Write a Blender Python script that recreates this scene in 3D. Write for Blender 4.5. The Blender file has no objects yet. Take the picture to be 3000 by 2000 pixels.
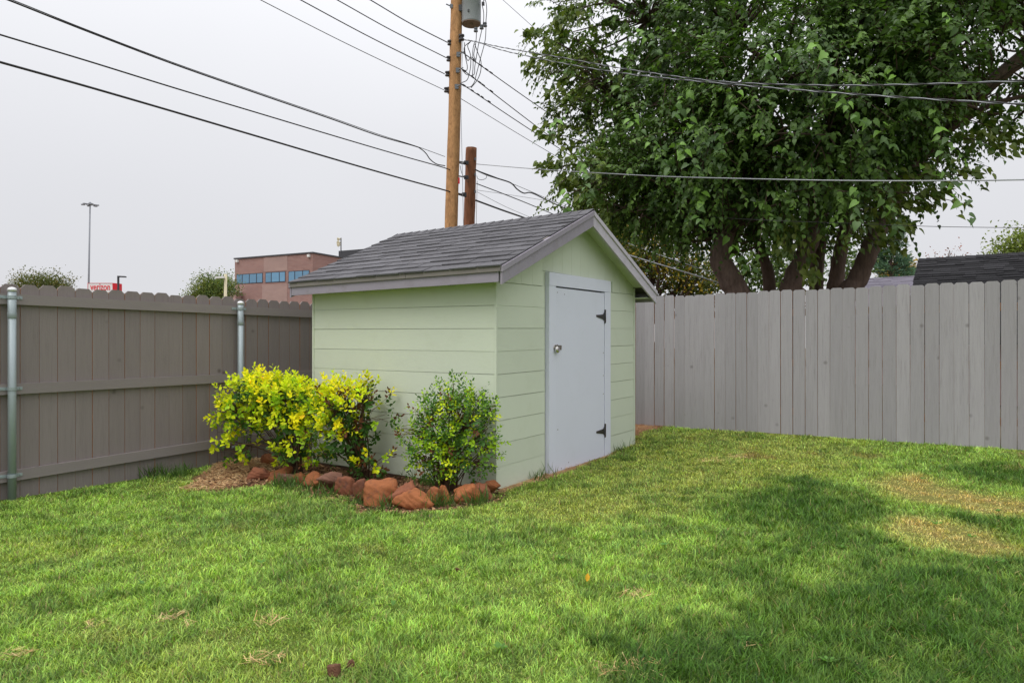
import bpy, math, random
import numpy as np
from mathutils import Vector, Matrix

random.seed(7)
rng = np.random.default_rng(11)
scene = bpy.context.scene
COL = scene.collection

# ---------------------------------------------------------------- camera
CAM_Z = 1.257
F_PX = 2050.0            # focal length in pixels of the 3000 px wide photograph
HOR = 1018.0             # horizon row
cam_d = bpy.data.cameras.new("camera")
cam_d.sensor_width = 36.0
cam_d.lens = F_PX / 3000.0 * 36.0
cam_d.shift_y = (HOR - 1000.0) / 3000.0
cam_d.clip_start = 0.05
cam_d.clip_end = 2000.0
cam = bpy.data.objects.new("camera", cam_d)
COL.objects.link(cam)
cam.location = (0, 0, CAM_Z)
cam.rotation_euler = (math.radians(90), 0, 0)
scene.camera = cam

# ---------------------------------------------------------------- world : overcast sky
SUN_EL, SUN_AZ = math.radians(56), math.atan2(-0.70, -0.71)   # azimuth measured from +Y towards +X
world = bpy.data.worlds.new("World")
scene.world = world
world.use_nodes = True
wn, wl = world.node_tree.nodes, world.node_tree.links
wn.clear()
w_out = wn.new("ShaderNodeOutputWorld")
w_bg = wn.new("ShaderNodeBackground")
w_bg.inputs["Strength"].default_value = 0.1
sky = wn.new("ShaderNodeTexSky")
sky.sky_type = 'NISHITA'
sky.sun_disc = False
sky.sun_elevation = SUN_EL
sky.sun_rotation = SUN_AZ
sky.dust_density = 4.0
tc = wn.new("ShaderNodeTexCoord")
sep = wn.new("ShaderNodeSeparateXYZ")
wl.new(tc.outputs["Generated"], sep.inputs[0])
clampz = wn.new("ShaderNodeMath"); clampz.operation = 'MAXIMUM'; clampz.inputs[1].default_value = 0.0
wl.new(sep.outputs["Z"], clampz.inputs[0])
powz = wn.new("ShaderNodeMath"); powz.operation = 'POWER'; powz.inputs[1].default_value = 2.4
wl.new(clampz.outputs[0], powz.inputs[0])
# thin cloud mottling
cn = wn.new("ShaderNodeTexNoise"); cn.inputs["Scale"].default_value = 1.6; cn.inputs["Detail"].default_value = 3
wl.new(tc.outputs["Generated"], cn.inputs["Vector"])
cm = wn.new("ShaderNodeMapRange"); cm.inputs["To Min"].default_value = 0.965; cm.inputs["To Max"].default_value = 1.035
cm.inputs["From Min"].default_value = 0.3; cm.inputs["From Max"].default_value = 0.7
wl.new(cn.outputs["Fac"], cm.inputs["Value"])
grad = wn.new("ShaderNodeMix"); grad.data_type = 'RGBA'; grad.clamp_result = False
grad.inputs["A"].default_value = (7.55, 7.6, 7.95, 1)      # overcast horizon
grad.inputs["B"].default_value = (25.0, 25.3, 26.0, 1)       # brighter overcast zenith
wl.new(powz.outputs[0], grad.inputs["Factor"])
mul = wn.new("ShaderNodeVectorMath"); mul.operation = 'SCALE'
wl.new(grad.outputs["Result"], mul.inputs[0]); wl.new(cm.outputs[0], mul.inputs["Scale"])
mixs = wn.new("ShaderNodeMix"); mixs.data_type = 'RGBA'; mixs.inputs["Factor"].default_value = 0.04
wl.new(mul.outputs[0], mixs.inputs["A"]); wl.new(sky.outputs[0], mixs.inputs["B"])
wl.new(mixs.outputs["Result"], w_bg.inputs["Color"])
wl.new(w_bg.outputs[0], w_out.inputs["Surface"])

# ---------------------------------------------------------------- veiled sun
sun_d = bpy.data.lights.new("sun", 'SUN')
sun_d.energy = 1.3
sun_d.angle = math.radians(38)
sun_d.color = (1.0, 0.965, 0.90)
sun = bpy.data.objects.new("sun", sun_d)
COL.objects.link(sun)
to_sun = Vector((math.sin(SUN_AZ) * math.cos(SUN_EL), math.cos(SUN_AZ) * math.cos(SUN_EL), math.sin(SUN_EL)))
sun.rotation_euler = (-to_sun).to_track_quat('-Z', 'Y').to_euler()
sun.location = (-6, -8, 12)

# ---------------------------------------------------------------- exposure
scene.render.engine = 'CYCLES'
scene.view_settings.view_transform = 'Standard'
scene.view_settings.look = 'None'
scene.view_settings.gamma = 1.0
scene.view_settings.exposure = 0.0
scene.view_settings.use_curve_mapping = False
scene.cycles.max_bounces = 6
scene.cycles.diffuse_bounces = 4
scene.cycles.use_denoising = True

# ================================================================ helpers
TH = math.radians(34.9)
U = np.array([math.sin(TH), math.cos(TH), 0.0])     # along the shed's door wall, away to the right
W = np.array([-math.cos(TH), math.sin(TH), 0.0])    # along the shed's long wall, away to the left
C0 = np.array([-0.137, 6.10, 0.0])                  # near corner of the shed

def terrain(x, y):
    """ground height: the lawn rises a little towards the far fence"""
    u = x * U[0] + y * U[1] - 4.917
    z = 0.034 * (np.log1p(np.exp(np.clip(2.2 * u, -40, 40))) / 2.2)
    z = np.minimum(z, 0.17)
    z = z + 0.06 * np.exp(-((x + 2.75) ** 2 / 0.16 + (y - 7.25) ** 2 / 0.10))
    return z + 0.012 * np.sin(x * 1.7 + 0.6) * np.sin(y * 1.3 + x * 0.4)

def gpx(px, py):
    """point of the lawn seen at photo pixel (px, py)"""
    z = 0.0
    for _ in range(6):
        Y = (CAM_Z - z) * F_PX / (py - HOR)
        X = (px - 1500.0) / F_PX * Y
        z = float(terrain(X, Y))
    return np.array([X, Y, z])

def at(px, py, Y):
    """point at distance Y in the direction of photo pixel (px, py)"""
    return np.array([(px - 1500.0) / F_PX * Y, Y, CAM_Z + (HOR - py) / F_PX * Y])

def S(a, b, z):
    """shed frame: a along the door wall, b along the long wall"""
    return C0 + a * U + b * W + np.array([0, 0, z])

def hash2(ix, iy, seed=0):
    h = (ix.astype(np.int64) * 374761393 + iy.astype(np.int64) * 668265263 + seed * 1442695041) & 0x7fffffff
    h = ((h ^ (h >> 13)) * 1274126177) & 0x7fffffff
    return ((h ^ (h >> 16)) & 0xffff) / 65535.0

def vnoise(x, y, seed=0):
    x = np.asarray(x, float); y = np.asarray(y, float)
    ix, iy = np.floor(x), np.floor(y)
    fx, fy = x - ix, y - iy
    fx = fx * fx * (3 - 2 * fx); fy = fy * fy * (3 - 2 * fy)
    a, b = hash2(ix, iy, seed), hash2(ix + 1, iy, seed)
    c, d = hash2(ix, iy + 1, seed), hash2(ix + 1, iy + 1, seed)
    return (a * (1 - fx) + b * fx) * (1 - fy) + (c * (1 - fx) + d * fx) * fy

def fbm(x, y, seed=0, octaves=3):
    s, amp, tot = 0, 1.0, 0
    for o in range(octaves):
        s = s + amp * vnoise(x * 2 ** o, y * 2 ** o, seed + o * 17)
        tot += amp; amp *= 0.5
    return s / tot

def smooth(e0, e1, x):
    t = np.clip((x - e0) / (e1 - e0), 0, 1)
    return t * t * (3 - 2 * t)

def poly_sd(x, y, poly):
    """signed distance to a polygon (negative inside)"""
    poly = np.asarray(poly, float)
    inside = np.zeros(x.shape, bool)
    dmin = np.full(x.shape, 1e9)
    n = len(poly)
    for i in range(n):
        x0, y0 = poly[i][:2]; x1, y1 = poly[(i + 1) % n][:2]
        dx, dy = x1 - x0, y1 - y0
        t = np.clip(((x - x0) * dx + (y - y0) * dy) / (dx * dx + dy * dy + 1e-12), 0, 1)
        dmin = np.minimum(dmin, np.hypot(x - x0 - t * dx, y - y0 - t * dy))
        c = (y0 > y) != (y1 > y)
        inside ^= c & (x < dx * (y - y0) / (dy + 1e-12 if abs(dy) < 1e-12 else dy) + x0)
    return np.where(inside, -dmin, dmin)

# ---- object building
def root_loc(o):
    loc = Vector((0, 0, 0))
    while o is not None:
        loc += o.location
        o = o.parent
    return np.array(loc)

def tag(o, label=None, cat=None, group=None, kind=None):
    if label: o['label'] = label
    if cat: o['category'] = cat
    if group: o['group'] = group
    if kind: o['kind'] = kind
    return o

def thing(name, loc, label, cat, group=None):
    o = bpy.data.objects.new(name, None)
    o.empty_display_size = 0.1
    COL.objects.link(o)
    o.location = Vector([float(c) for c in loc])
    return tag(o, label, cat, group)

def make_mesh(name, verts, faces, mat, smooth_shade=False, tone=None):
    """faces: list of tuples, or an int array (M, k)"""
    verts = np.asarray(verts, np.float32).reshape(-1, 3)
    me = bpy.data.meshes.new(name)
    if isinstance(faces, np.ndarray):
        M, k = faces.shape
        me.vertices.add(len(verts)); me.vertices.foreach_set("co", verts.ravel())
        me.loops.add(M * k); me.loops.foreach_set("vertex_index", faces.astype(np.int32).ravel())
        me.polygons.add(M)
        me.polygons.foreach_set("loop_start", np.arange(0, M * k, k, dtype=np.int32))
        me.update(calc_edges=True)
    else:
        me.from_pydata([tuple(map(float, v)) for v in verts], [], faces)
        me.update()
    if smooth_shade:
        me.polygons.foreach_set("use_smooth", np.ones(len(me.polygons), bool))
    if tone is not None:
        ca = me.color_attributes.new("tone", 'FLOAT_COLOR', 'POINT')
        t4 = np.ones((len(verts), 4), np.float32); t4[:, :3] = tone
        ca.data.foreach_set("color", t4.ravel())
    if mat: me.materials.append(mat)
    return me

def link(name, me, parent=None, loc=(0, 0, 0)):
    o = bpy.data.objects.new(name, me)
    COL.objects.link(o)
    o.location = Vector([float(c) for c in loc])
    if parent: o.parent = parent
    return o

def put(name, verts, faces, mat, parent=None, smooth_shade=False, tone=None, origin=None):
    """mesh given in world coordinates, linked under parent (or as a top-level thing with its origin at its base)"""
    verts = np.asarray(verts, float).reshape(-1, 3)
    base = np.array([(verts[:, 0].min() + verts[:, 0].max()) / 2, (verts[:, 1].min() + verts[:, 1].max()) / 2, verts[:, 2].min()]) if origin is None else np.asarray(origin, float)
    pl = root_loc(parent) if parent else np.zeros(3)
    me = make_mesh(name, verts - base, faces, mat, smooth_shade, tone)
    return link(name, me, parent, base - pl)

class MB:
    """collects pieces into one mesh"""
    def __init__(s): s.v = []; s.f = []
    def add(s, v, f):
        n = len(s.v); s.v.extend([tuple(p) for p in v]); s.f.extend([tuple(i + n for i in q) for q in f]); return s
    def box(s, o, dx, dy, dz):
        """o corner, three edge vectors"""
        return s.add(*boxvf(o, dx, dy, dz))
    def tube(s, pts, r, n=8, cap=True):
        return s.add(*tubevf(pts, r, n, cap))
    def build(s, name, mat, parent=None, sm=False): return put(name, s.v, s.f, mat, parent, sm)

def boxvf(o, dx, dy, dz):
    o, dx, dy, dz = (np.asarray(q, float) for q in (o, dx, dy, dz))
    v = [o, o + dx, o + dx + dy, o + dy, o + dz, o + dx + dz, o + dx + dy + dz, o + dy + dz]
    f = [(0, 3, 2, 1), (4, 5, 6, 7), (0, 1, 5, 4), (1, 2, 6, 5), (2, 3, 7, 6), (3, 0, 4, 7)]
    if np.dot(np.cross(dx, dy), dz) < 0: f = [q[::-1] for q in f]
    return v, f

def prismvf(poly, ext):
    """polygon (3D points) extruded by ext"""
    poly = [np.asarray(p, float) for p in poly]; ext = np.asarray(ext, float); n = len(poly)
    v = poly + [p + ext for p in poly]
    f = [tuple(range(n))[::-1], tuple(range(n, 2 * n))] + [(i, (i + 1) % n, n + (i + 1) % n, n + i) for i in range(n)]
    nrm = np.zeros(3)
    for i in range(n): nrm += np.cross(poly[i], poly[(i + 1) % n])
    if np.dot(nrm, ext) < 0: f = [q[::-1] for q in f]
    return v, f

def tubevf(pts, r, n=8, cap=True):
    pts = [np.asarray(p, float) for p in pts]
    if np.isscalar(r): r = [r] * len(pts)
    v, f = [], []
    ref = np.array([0.13, 0.21, 0.97])
    for i, p in enumerate(pts):
        t = pts[min(i + 1, len(pts) - 1)] - pts[max(i - 1, 0)]
        t = t / (np.linalg.norm(t) + 1e-12)
        if i == 0:
            if abs(np.dot(ref, t)) > 0.9: ref = np.array([1.0, 0.1, 0.0])
        a = ref - t * np.dot(ref, t); a /= np.linalg.norm(a) + 1e-12
        ref = a
        b = np.cross(t, a)
        for k in range(n):
            an = 2 * math.pi * k / n
            v.append(p + r[i] * (math.cos(an) * a + math.sin(an) * b))
    for i in range(len(pts) - 1):
        for k in range(n):
            k2 = (k + 1) % n
            f.append((i * n + k, i * n + k2, (i + 1) * n + k2, (i + 1) * n + k))
    if cap:
        f.append(tuple(range(n))[::-1]); f.append(tuple((len(pts) - 1) * n + k for k in range(n)))
    return v, f

def lathevf(c, prof, n=20, axis=(0, 0, 1), ref=(1, 0, 0)):
    """prof: list of (radius, height) along axis from c"""
    ax = np.asarray(axis, float); ax /= np.linalg.norm(ax)
    a = np.asarray(ref, float); a = a - ax * np.dot(a, ax); a /= np.linalg.norm(a); b = np.cross(ax, a)
    c = np.asarray(c, float); v, f = [], []
    for r, h in prof:
        for k in range(n):
            an = 2 * math.pi * k / n
            v.append(c + ax * h + r * (math.cos(an) * a + math.sin(an) * b))
    m = len(prof)
    for i in range(m - 1):
        for k in range(n):
            k2 = (k + 1) % n
            f.append((i * n + k, i * n + k2, (i + 1) * n + k2, (i + 1) * n + k))
    f.append(tuple(range(n))[::-1]); f.append(tuple((m - 1) * n + k for k in range(n)))
    return v, f

def spline(pts, n=10):
    """Catmull-Rom through pts"""
    P = [np.asarray(p, float) for p in pts]
    P = [2 * P[0] - P[1]] + P + [2 * P[-1] - P[-2]]
    out = []
    for i in range(1, len(P) - 2):
        for k in range(n):
            t = k / n
            out.append(0.5 * ((2 * P[i]) + (-P[i - 1] + P[i + 1]) * t + (2 * P[i - 1] - 5 * P[i] + 4 * P[i + 1] - P[i + 2]) * t * t + (-P[i - 1] + 3 * P[i] - 3 * P[i + 1] + P[i + 2]) * t ** 3))
    out.append(P[-2])
    return out

def norm_rows(a): return a / (np.linalg.norm(a, axis=1, keepdims=True) + 1e-9)

def scatter(template, faces, pos, axis, nrm, size, tone):
    """copies of a small leaf template (x along axis, z along normal) as one vertex / face array"""
    N, k = len(pos), len(template)
    X = norm_rows(axis); Z = nrm - X * np.sum(nrm * X, 1, keepdims=True); Z = norm_rows(Z); Y = np.cross(Z, X)
    T = np.asarray(template, float)
    sz = np.asarray(size, float).reshape(N, 1, 1)
    v = pos[:, None, :] + sz * (T[None, :, 0:1] * X[:, None, :] + T[None, :, 1:2] * Y[:, None, :] + T[None, :, 2:3] * Z[:, None, :])
    f = np.asarray(faces)[None] + (np.arange(N) * k)[:, None, None]
    t = np.repeat(tone, k, axis=0)
    return v.reshape(-1, 3), f.reshape(-1, np.asarray(faces).shape[1]), t

# ================================================================ materials
def nt(name):
    m = bpy.data.materials.new(name); m.use_nodes = True
    n, l = m.node_tree.nodes, m.node_tree.links
    return m, n, l, n["Principled BSDF"]

def mathn(n, l, op, a, b):
    q = n.new("ShaderNodeMath"); q.operation = op
    for i, x in enumerate((a, b)):
        if isinstance(x, (int, float)): q.inputs[i].default_value = x
        else: l.new(x, q.inputs[i])
    return q.outputs[0]

def painted(name, rgb, rough=0.6, var=0.12, scale=3.0, stretch=(1, 1, 1), fine=60.0, bump=0.15, dirt=None, rand=0.06, spec=0.3, metallic=0.0, stain=0.0, knots=0.0):
    """paint / stone / metal: base colour broken up by large and fine noise, slight relief, per-object shade"""
    m, n, l, p = nt(name)
    geo = n.new("ShaderNodeNewGeometry")
    oi = n.new("ShaderNodeObjectInfo")
    mp = n.new("ShaderNodeVectorMath"); mp.operation = 'MULTIPLY'; mp.inputs[1].default_value = stretch
    l.new(geo.outputs["Position"], mp.inputs[0])
    off = n.new("ShaderNodeVectorMath"); off.operation = 'ADD'
    sc = n.new("ShaderNodeVectorMath"); sc.operation = 'SCALE'; sc.inputs[0].default_value = (13.7, 7.1, 31.3)
    l.new(oi.outputs["Random"], sc.inputs["Scale"])
    l.new(mp.outputs[0], off.inputs[0]); l.new(sc.outputs[0], off.inputs[1])
    big = n.new("ShaderNodeTexNoise"); big.inputs["Scale"].default_value = scale; big.inputs["Detail"].default_value = 5; big.inputs["Roughness"].default_value = 0.6
    fin = n.new("ShaderNodeTexNoise"); fin.inputs["Scale"].default_value = fine; fin.inputs["Detail"].default_value = 3
    l.new(off.outputs[0], big.inputs["Vector"]); l.new(off.outputs[0], fin.inputs["Vector"])
    s = mathn(n, l, 'MULTIPLY_ADD', big.outputs["Fac"], 2 * var)
    n_s = s.node; n_s.inputs[2].default_value = 1 - var
    s2 = mathn(n, l, 'MULTIPLY_ADD', fin.outputs["Fac"], var); s2.node.inputs[2].default_value = 1 - var / 2
    s3 = mathn(n, l, 'MULTIPLY_ADD', oi.outputs["Random"], 2 * rand); s3.node.inputs[2].default_value = 1 - rand
    k = mathn(n, l, 'MULTIPLY', mathn(n, l, 'MULTIPLY', s, s2), s3)
    colr = n.new("ShaderNodeVectorMath"); colr.operation = 'SCALE'; colr.inputs[0].default_value = rgb
    l.new(k, colr.inputs["Scale"])
    out = colr.outputs[0]
    if dirt is not None:
        st = n.new("ShaderNodeTexNoise"); st.inputs["Scale"].default_value = scale * 2.3; st.inputs["Detail"].default_value = 8; st.inputs["Roughness"].default_value = 0.7
        l.new(off.outputs[0], st.inputs["Vector"])
        mr = n.new("ShaderNodeMapRange"); mr.inputs["From Min"].default_value = 0.52; mr.inputs["From Max"].default_value = 0.72
        mr.inputs["To Max"].default_value = stain
        l.new(st.outputs["Fac"], mr.inputs["Value"])
        mx = n.new("ShaderNodeMix"); mx.data_type = 'RGBA'; mx.inputs["B"].default_value = (*dirt, 1)
        l.new(mr.outputs[0], mx.inputs["Factor"]); l.new(out, mx.inputs["A"]); out = mx.outputs["Result"]
    if knots:
        kp = n.new("ShaderNodeVectorMath"); kp.operation = 'ADD'
        k5 = n.new("ShaderNodeVectorMath"); k5.operation = 'SCALE'; k5.inputs[0].default_value = (3.1, 5.7, 41.0)
        l.new(oi.outputs["Random"], k5.inputs["Scale"]); l.new(geo.outputs["Position"], kp.inputs[0]); l.new(k5.outputs[0], kp.inputs[1])
        vo = n.new("ShaderNodeTexVoronoi"); vo.inputs["Scale"].default_value = 3.2
        l.new(kp.outputs[0], vo.inputs["Vector"])
        kr = n.new("ShaderNodeMapRange"); kr.inputs["From Min"].default_value = 0.10; kr.inputs["From Max"].default_value = 0.03
        kr.inputs["To Max"].default_value = knots
        l.new(vo.outputs["Distance"], kr.inputs["Value"])
        km = n.new("ShaderNodeMix"); km.data_type = 'RGBA'; km.inputs["B"].default_value = (rgb[0] * 0.3, rgb[1] * 0.26, rgb[2] * 0.24, 1)
        l.new(kr.outputs[0], km.inputs["Factor"]); l.new(out, km.inputs["A"]); out = km.outputs["Result"]
    l.new(out, p.inputs["Base Color"])
    p.inputs["Roughness"].default_value = rough
    p.inputs["Specular IOR Level"].default_value = spec
    p.inputs["Metallic"].default_value = metallic
    if bump:
        b = n.new("ShaderNodeBump"); b.inputs["Strength"].default_value = bump; b.inputs["Distance"].default_value = 0.01
        l.new(fin.outputs["Fac"], b.inputs["Height"]); l.new(b.outputs[0], p.inputs["Normal"])
    return m

def toned(name, rough=0.5, transl=0.25, spec=0.35, bump=0.0):
    """leaf / blade / soil material whose colour is the thing's own colour attribute"""
    m, n, l, p = nt(name)
    at_ = n.new("ShaderNodeAttribute"); at_.attribute_name = "tone"
    l.new(at_.outputs["Color"], p.inputs["Base Color"])
    p.inputs["Roughness"].default_value = rough
    p.inputs["Specular IOR Level"].default_value = spec
    if transl:
        tr = n.new("ShaderNodeBsdfTranslucent")
        br = n.new("ShaderNodeVectorMath"); br.operation = 'MULTIPLY'; br.inputs[1].default_value = (1.25, 1.35, 0.7)
        l.new(at_.outputs["Color"], br.inputs[0]); l.new(br.outputs[0], tr.inputs["Color"])
        mx = n.new("ShaderNodeMixShader"); mx.inputs[0].default_value = transl
        l.new(p.outputs[0], mx.inputs[1]); l.new(tr.outputs[0], mx.inputs[2])
        l.new(mx.outputs[0], n["Material Output"].inputs["Surface"])
    return m

M = {}
M['green_paint'] = painted("green_paint", (0.580, 0.625, 0.515), 0.62, 0.035, 1.6, fine=140, bump=0.10, rand=0.02, dirt=(0.45, 0.49, 0.36), stain=0.22)
M['door_paint'] = painted("door_paint", (0.665, 0.68, 0.795), 0.55, 0.03, 2.0, fine=120, bump=0.06, rand=0.015, dirt=(0.48, 0.51, 0.56), stain=0.12)
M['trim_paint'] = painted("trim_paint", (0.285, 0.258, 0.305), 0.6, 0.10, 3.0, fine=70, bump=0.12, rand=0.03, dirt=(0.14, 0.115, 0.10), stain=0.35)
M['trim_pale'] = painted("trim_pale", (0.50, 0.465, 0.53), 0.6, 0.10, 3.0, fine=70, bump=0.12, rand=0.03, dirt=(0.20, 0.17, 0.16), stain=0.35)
M['trim_brown'] = painted("trim_brown", (0.20, 0.18, 0.165), 0.65, 0.10, 3.0, fine=70, bump=0.12, rand=0.03, dirt=(0.12, 0.10, 0.09), stain=0.3)
M['shingle'] = painted("shingle", (0.125, 0.122, 0.132), 0.95, 0.13, 1.4, fine=320, bump=0.55, rand=0.16, spec=0.15, dirt=(0.06, 0.058, 0.066), stain=0.5)
M['shingle_dark'] = painted("shingle_dark", (0.037, 0.036, 0.039), 0.95, 0.15, 1.4, fine=150, bump=0.5, rand=0.30, spec=0.12)
M['shingle_far'] = painted("shingle_far", (0.20, 0.185, 0.225), 0.95, 0.12, 1.0, fine=60, bump=0.3, rand=0.2, spec=0.15)
M['fence_warm'] = painted("fence_warm", (0.228, 0.194, 0.188), 0.75, 0.10, 2.2, stretch=(9, 9, 0.7), fine=14, bump=0.25, rand=0.06, dirt=(0.12, 0.095, 0.085), stain=0.25, knots=0.7)
M['fence_grey'] = painted("fence_grey", (0.320, 0.304, 0.318), 0.75, 0.12, 2.4, stretch=(10, 10, 0.55), fine=13, bump=0.35, rand=0.085, dirt=(0.21, 0.19, 0.195), stain=0.55, knots=0.5)
M['rail_paint'] = painted("rail_paint", (0.243, 0.210, 0.205), 0.75, 0.10, 2.2, stretch=(1, 1, 8), fine=30, bump=0.22, rand=0.03)
M['cedar'] = painted("cedar", (0.40, 0.20, 0.10), 0.8, 0.2, 3, stretch=(1, 1, 6), fine=30, bump=0.2)
M['galvanised'] = painted("galvanised", (0.33, 0.38, 0.40), 0.5, 0.10, 5, fine=40, bump=0.05, metallic=0.35, spec=0.5)
M['cap_metal'] = painted("cap_metal", (0.72, 0.72, 0.74), 0.4, 0.06, 6, fine=40, bump=0.03, metallic=0.3, spec=0.5)
M['sill_wood'] = painted("sill_wood", (0.14, 0.085, 0.06), 0.85, 0.2, 4, fine=40, bump=0.3)
M['black_iron'] = painted("black_iron", (0.025, 0.022, 0.022), 0.5, 0.2, 20, fine=90, bump=0.1, dirt=(0.16, 0.065, 0.02), stain=0.5, spec=0.5)
M['rusty_steel'] = painted("rusty_steel", (0.22, 0.19, 0.17), 0.4, 0.2, 25, fine=90, bump=0.1, metallic=0.6, dirt=(0.17, 0.07, 0.03), stain=0.8)
M['chrome'] = painted("chrome", (0.62, 0.60, 0.57), 0.22, 0.08, 25, fine=90, bump=0.0, metallic=1.0)
M['pole_wood'] = painted("pole_wood", (0.46, 0.245, 0.11), 0.85, 0.62, 2.2, stretch=(4, 4, 1.6), fine=9, bump=0.5, rand=0.0, dirt=(0.20, 0.09, 0.035), stain=0.9)
M['stub_wood'] = painted("stub_wood", (0.25, 0.105, 0.055), 0.85, 0.6, 3.0, stretch=(5, 5, 0.5), fine=12, bump=0.6, rand=0.0, dirt=(0.08, 0.035, 0.022), stain=0.9)
M['wire_black'] = painted("wire_black", (0.035, 0.033, 0.036), 0.55, 0.1, 4, bump=0.0)
M['wire_grey'] = painted("wire_grey", (0.30, 0.31, 0.33), 0.4, 0.1, 4, bump=0.0, metallic=0.5)
M['tank_grey'] = painted("tank_grey", (0.29, 0.31, 0.325), 0.4, 0.07, 3, fine=30, bump=0.04, spec=0.5)
M['tank_rust'] = painted("tank_rust", (0.26, 0.19, 0.16), 0.6, 0.25, 9, fine=30, bump=0.1, dirt=(0.12, 0.035, 0.025), stain=0.8)
M['porcelain'] = painted("porcelain", (0.13, 0.145, 0.165), 0.3, 0.1, 9, bump=0.0, spec=0.6)
M['porcelain_dark'] = painted("porcelain_dark", (0.05, 0.045, 0.05), 0.3, 0.1, 9, bump=0.0, spec=0.6)
M['stone_orange'] = painted("stone_orange", (0.255, 0.088, 0.033), 0.85, 0.36, 7, fine=55, bump=0.5, rand=0.22, dirt=(0.13, 0.055, 0.035), stain=0.95)
M['stone_brown'] = painted("stone_brown", (0.195, 0.070, 0.036), 0.85, 0.3, 7, fine=55, bump=0.5, rand=0.18, dirt=(0.085, 0.05, 0.045), stain=0.9)
M['stone_grey'] = painted("stone_grey", (0.17, 0.082, 0.055), 0.85, 0.25, 7, fine=55, bump=0.5, rand=0.15, dirt=(0.09, 0.055, 0.05), stain=0.9)
M['bark'] = painted("bark", (0.135, 0.094, 0.076), 0.9, 0.7, 3.5, stretch=(4, 4, 0.9), fine=10, bump=0.9, rand=0.12, dirt=(0.11, 0.068, 0.05), stain=0.7)
M['bark_dark'] = painted("bark_dark", (0.085, 0.055, 0.043), 0.9, 0.3, 3.5, stretch=(4, 4, 0.9), fine=12, bump=0.6, rand=0.15)
M['twig'] = painted("twig", (0.10, 0.058, 0.035), 0.85, 0.25, 9, fine=60, bump=0.3, rand=0.1)
M['leaf'] = toned("leaf", 0.46, 0.30, 0.32)
M['leaf_matte'] = toned("leaf_matte", 0.6, 0.30, 0.2)
M['blade'] = toned("blade", 0.5, 0.34, 0.3)
M['litter'] = toned("litter", 0.85, 0.0, 0.15)
M['window_glass'] = painted("window_glass", (0.10, 0.235, 0.37), 0.06, 0.25, 0.5, fine=1.5, bump=0.0, rand=0.3, spec=0.9)
M['window_frame'] = painted("window_frame", (0.035, 0.04, 0.055), 0.5, 0.1, 2, bump=0.0)
M['sign_white'] = painted("sign_white", (0.80, 0.80, 0.80), 0.4, 0.02, 2, bump=0.0)
M['sign_red'] = painted("sign_red", (0.72, 0.03, 0.045), 0.4, 0.03, 2, bump=0.0)
M['dark_metal'] = painted("dark_metal", (0.06, 0.06, 0.068), 0.5, 0.1, 2, bump=0.0)
M['mast_grey'] = painted("mast_grey", (0.25, 0.26, 0.29), 0.5, 0.08, 2, bump=0.0)
M['lamp_white'] = painted("lamp_white", (0.7, 0.7, 0.68), 0.4, 0.05, 5, bump=0.0)
M['cream'] = painted("cream", (0.62, 0.55, 0.38), 0.6, 0.1, 5, bump=0.0)
M['pink_wall'] = painted("pink_wall", (0.42, 0.28, 0.26), 0.85, 0.08, 1, fine=8, bump=0.1)
M['yellow_leaf'] = painted("yellow_leaf", (0.70, 0.38, 0.02), 0.5, 0.1, 30, bump=0.0)
M['clod'] = painted("clod", (0.13, 0.06, 0.035), 0.9, 0.3, 40, fine=160, bump=0.6)

def brick_material(name, c1, c2, mortar, mul=(1, 1, 1)):
    m, n, l, p = nt(name)
    geo = n.new("ShaderNodeNewGeometry")
    sp = n.new("ShaderNodeSeparateXYZ"); l.new(geo.outputs["Position"], sp.inputs[0])
    hx = mathn(n, l, 'ADD', mathn(n, l, 'MULTIPLY', sp.outputs["X"], 0.9), mathn(n, l, 'MULTIPLY', sp.outputs["Y"], -0.45))
    cv = n.new("ShaderNodeCombineXYZ"); l.new(hx, cv.inputs[0]); l.new(sp.outputs["Z"], cv.inputs[1])
    br = n.new("ShaderNodeTexBrick"); br.inputs["Scale"].default_value = 1.0
    br.inputs["Brick Width"].default_value = 0.4; br.inputs["Row Height"].default_value = 0.14; br.inputs["Mortar Size"].default_value = 0.012
    br.inputs["Color1"].default_value = (*c1, 1); br.inputs["Color2"].default_value = (*c2, 1); br.inputs["Mortar"].default_value = (*mortar, 1)
    l.new(cv.outputs[0], br.inputs["Vector"])
    no = n.new("ShaderNodeTexNoise"); no.inputs["Scale"].default_value = 0.35; no.inputs["Detail"].default_value = 6
    sv = n.new("ShaderNodeVectorMath"); sv.operation = 'MULTIPLY'; sv.inputs[1].default_value = (1, 1, 2.2)
    l.new(geo.outputs["Position"], sv.inputs[0]); l.new(sv.outputs[0], no.inputs["Vector"])
    k = mathn(n, l, 'MULTIPLY_ADD', no.outputs["Fac"], 0.5); k.node.inputs[2].default_value = 0.75
    sc = n.new("ShaderNodeVectorMath"); sc.operation = 'SCALE'
    l.new(br.outputs["Color"], sc.inputs[0]); l.new(k, sc.inputs["Scale"])
    l.new(sc.outputs[0], p.inputs["Base Color"]); p.inputs["Roughness"].default_value = 0.9
    return m
M['brick'] = brick_material("brick", (0.30, 0.165, 0.14), (0.255, 0.135, 0.118), (0.33, 0.25, 0.23))
M['brick_pale'] = brick_material("brick_pale", (0.36, 0.235, 0.205), (0.33, 0.21, 0.19), (0.37, 0.28, 0.25))

# ================================================================ ground
def dpoly(pts):   # polygon on the lawn from points in the 2352 px wide view
    return [gpx(x * 1.27551, y * 1.27551)[:2] for x, y in pts]

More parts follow.
